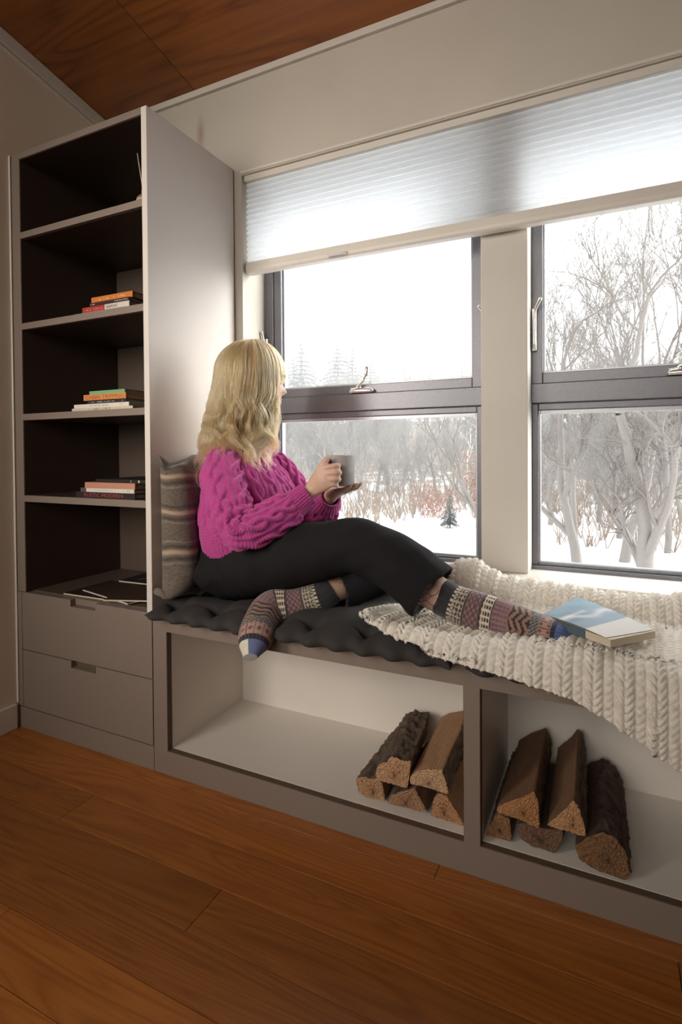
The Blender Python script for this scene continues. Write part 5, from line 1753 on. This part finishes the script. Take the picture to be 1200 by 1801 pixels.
def place_mesh(name, me, x, y, rot, sc, label, cat, group=None, tilt=(0, 0)):
    o = bpy.data.objects.new(name, me)
    COL.objects.link(o)
    o.location = (x, y, float(ground_z(x, y)))
    o.rotation_euler = (tilt[0], tilt[1], rot)
    o.scale = (sc, sc, sc)
    return tag(o, label, cat, group)

def mesh_of(name, g, mat, smooth=True):
    return mesh_from(name, np.vstack(g.v), g.f, smooth, None, None, mat)

# the big bare trees close outside the right hand window
big = [
    (1.95, 9.2, 8.2, 0.16, (-0.24, 0.05), 101, 'large bare tree with a trunk leaning left outside the right window pane'),
    (2.75, 10.4, 9.5, 0.19, (-0.02, 0.0), 102, 'thick upright bare tree at the right edge of the right window'),
    (0.62, 11.5, 8.8, 0.12, (-0.10, 0.04), 103, 'slender bare tree nearest the mullion in the right window'),
    (1.55, 14.0, 9.5, 0.14, (0.10, 0.0), 104, 'bare tree behind the leaning trunk in the right window'),
]
for x, y, h, r0, ln, sd, lb in big:
    me = mesh_of('bare_tree', bare_tree(sd, h, r0, ln, 3, 5, 2.2, 0.62, 0.10), M['tree_bark'])
    place_mesh('bare_tree', me, x, y, 0, 1, lb, 'tree')
me = mesh_of('bare_tree', bare_tree(140, 7.5, 0.07, (-0.30, 0.0), 3, 4, 0.9, 0.55, 0.15), M['tree_bark'])
place_mesh('bare_tree', me, -1.30, 12.5, 0, 1, 'thin bare tree whose twigs enter the left window from the mullion side', 'tree')

# a thicket of tall thin stems behind them
stems = [mesh_of('bare_tree', bare_tree(600 + k, 11.5, 0.09, (to.normal(0, 0.06), 0), 4, 4, 3.4, 0.36, 0.20, 6), M['tree_bark']) for k in range(3)]
where = ('left of the leaning trunk', 'between the leaning trunk and the upright one', 'behind the upright trunk', 'close to the mullion', 'far behind the leaning trunk', 'at the right edge')
for k, (x, y) in enumerate(((0.35, 16.0), (1.5, 17.0), (2.6, 15.5), (-0.55, 18.5), (0.9, 19.5), (2.3, 20.0))):
    place_mesh('bare_tree', stems[k % 3], x, y, k * 1.3, 0.95 + 0.05 * (k % 3), 'tall thin bare tree in the right window, ' + where[k], 'tree')

# wooded hillside
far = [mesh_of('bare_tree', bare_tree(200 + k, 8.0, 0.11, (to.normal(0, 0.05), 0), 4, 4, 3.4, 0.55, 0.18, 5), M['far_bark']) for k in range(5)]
n_far = 0
while n_far < 292:
    y = to.uniform(19, 62)
    dy = y + 1.26
    x = 1.26 + to.uniform(-0.72, 0.30) * dy
    if y < 26 and -0.30 < (x - 1.26) / dy < -0.20: continue
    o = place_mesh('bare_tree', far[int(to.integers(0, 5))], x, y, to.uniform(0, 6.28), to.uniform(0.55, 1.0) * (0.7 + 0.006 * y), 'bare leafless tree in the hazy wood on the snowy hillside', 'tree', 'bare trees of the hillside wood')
    n_far += 1

cf = [mesh_of('conifer', conifer(300 + k, 9.0, 1.9 + 0.3 * k), M['needles'], False) for k in range(2)]
for x, y, s_, k, lb in ((-31.2, 55, 1.30, 0, 'tall hazy conifer beside the woman\'s face in the left window'), (-28.0, 58, 1.22, 1, 'hazy conifer between the woman\'s face and the window crank'),
                        (-25.6, 57, 1.10, 0, 'shorter hazy conifer just left of the window crank'), (-24.6, 60, 0.95, 1, 'smallest hazy conifer behind the window crank'), (-33.5, 57, 1.1, 1, 'hazy conifer hidden half behind the window frame')):
    place_mesh('conifer', cf[k], x, y, s_ * 5, s_, lb, 'tree')
place_mesh('conifer', cf[0], -3.45, 16.5, 1.0, 0.135, 'little spruce on the snow at the foot of the wood', 'tree')

# two birches and the rusty shrub
for x, y, sd, lb in ((-3.55, 20.0, 401, 'left one of two thin white birches in the left window'), (-3.05, 20.8, 402, 'right one of two thin white birches in the left window')):
    place_mesh('birch_tree', mesh_of('birch_tree', bare_tree(sd, 6.5, 0.045, (0.02, 0), 2, 3, 1.2, 0.35, 0.35), M['birch']), x, y, 0, 1, lb, 'tree')
def shrub(seed, n, h, w, leaf):
    r = np.random.default_rng(seed)
    g = G()
    for k in range(n):
        a = r.uniform(0, 6.28)
        b = vrt(r.normal(0, w * 0.2), r.normal(0, w * 0.2), -0.05)
        t = b + vrt(math.cos(a) * w * r.uniform(0.1, 0.6), math.sin(a) * w * r.uniform(0.1, 0.6), h * r.uniform(0.6, 1.0))
        m_ = (b + t) / 2 + r.normal(0, 0.06, 3)
        g.tube(smooth_path([b, m_, t], 6), np.linspace(0.010, 0.003, 6), 3, caps=False)
        for j in range(leaf):
            c = b + (t - b) * r.uniform(0.25, 1.0) + r.normal(0, 0.07, 3)
            d1, d2 = r.normal(0, 0.035, 3), r.normal(0, 0.035, 3)
            g.add([c, c + d1, c + d1 + d2, c + d2], [(0, 1, 2, 3)])
    return g
place_mesh('shrub', mesh_of('shrub', shrub(500, 90, 2.7, 1.3, 16), M['rust'], False), -2.85, 19.5, 0, 1, 'rust coloured leafy shrub beside the two white birches', 'shrub')
place_mesh('shrub', mesh_of('shrub', shrub(501, 60, 1.4, 1.8, 8), M['rust'], False), -4.6, 19.0, 0, 1, 'low reddish shrub left of the white birches', 'shrub')
br_ = G()
for k in range(2600):
    y = to.uniform(15.5, 48)
    x = 1.26 + to.uniform(-0.72, 0.15) * (y + 1.26)
    if y < 20.5 and x > -5.2 and x < -0.2: continue
    z = float(ground_z(x, y))
    for j in range(5):
        a = to.uniform(0, 6.28)
        h = to.uniform(0.3, 1.15)
        b0 = vrt(x, y, z - 0.05)
        t0 = b0 + vrt(math.cos(a) * h * 0.6, math.sin(a) * h * 0.6, h)
        w0 = vrt(-math.sin(a), math.cos(a), 0) * to.uniform(0.010, 0.022)
        m0 = (b0 + t0) / 2 + vrt(0, 0, 0.06)
        br_.add([b0 - w0, b0 + w0, m0 + w0 * 0.8, t0, m0 - w0 * 0.8], [(0, 1, 2, 4), (4, 2, 3)])
mk('brush', br_, M['straw'], kind='stuff', label='dry brush and brambles on the snow between the trees', cat='brush', fix=False)

hz = mk('haze', G().box(-80, 45, 12, 125, -3, 34), None, kind='stuff', label='thin winter haze over the snowy hillside', cat='haze')
m = bpy.data.materials.new('winter_haze')
m.use_nodes = True
m.node_tree.nodes.clear()
vo = m.node_tree.nodes.new('ShaderNodeVolumeScatter')
vo.inputs['Color'].default_value = (0.96, 0.97, 0.97, 1)
vo.inputs['Density'].default_value = 0.008
vo.inputs['Anisotropy'].default_value = 0.0
ou = m.node_tree.nodes.new('ShaderNodeOutputMaterial')
m.node_tree.links.new(vo.outputs[0], ou.inputs['Volume'])
hz.data.materials.append(m)
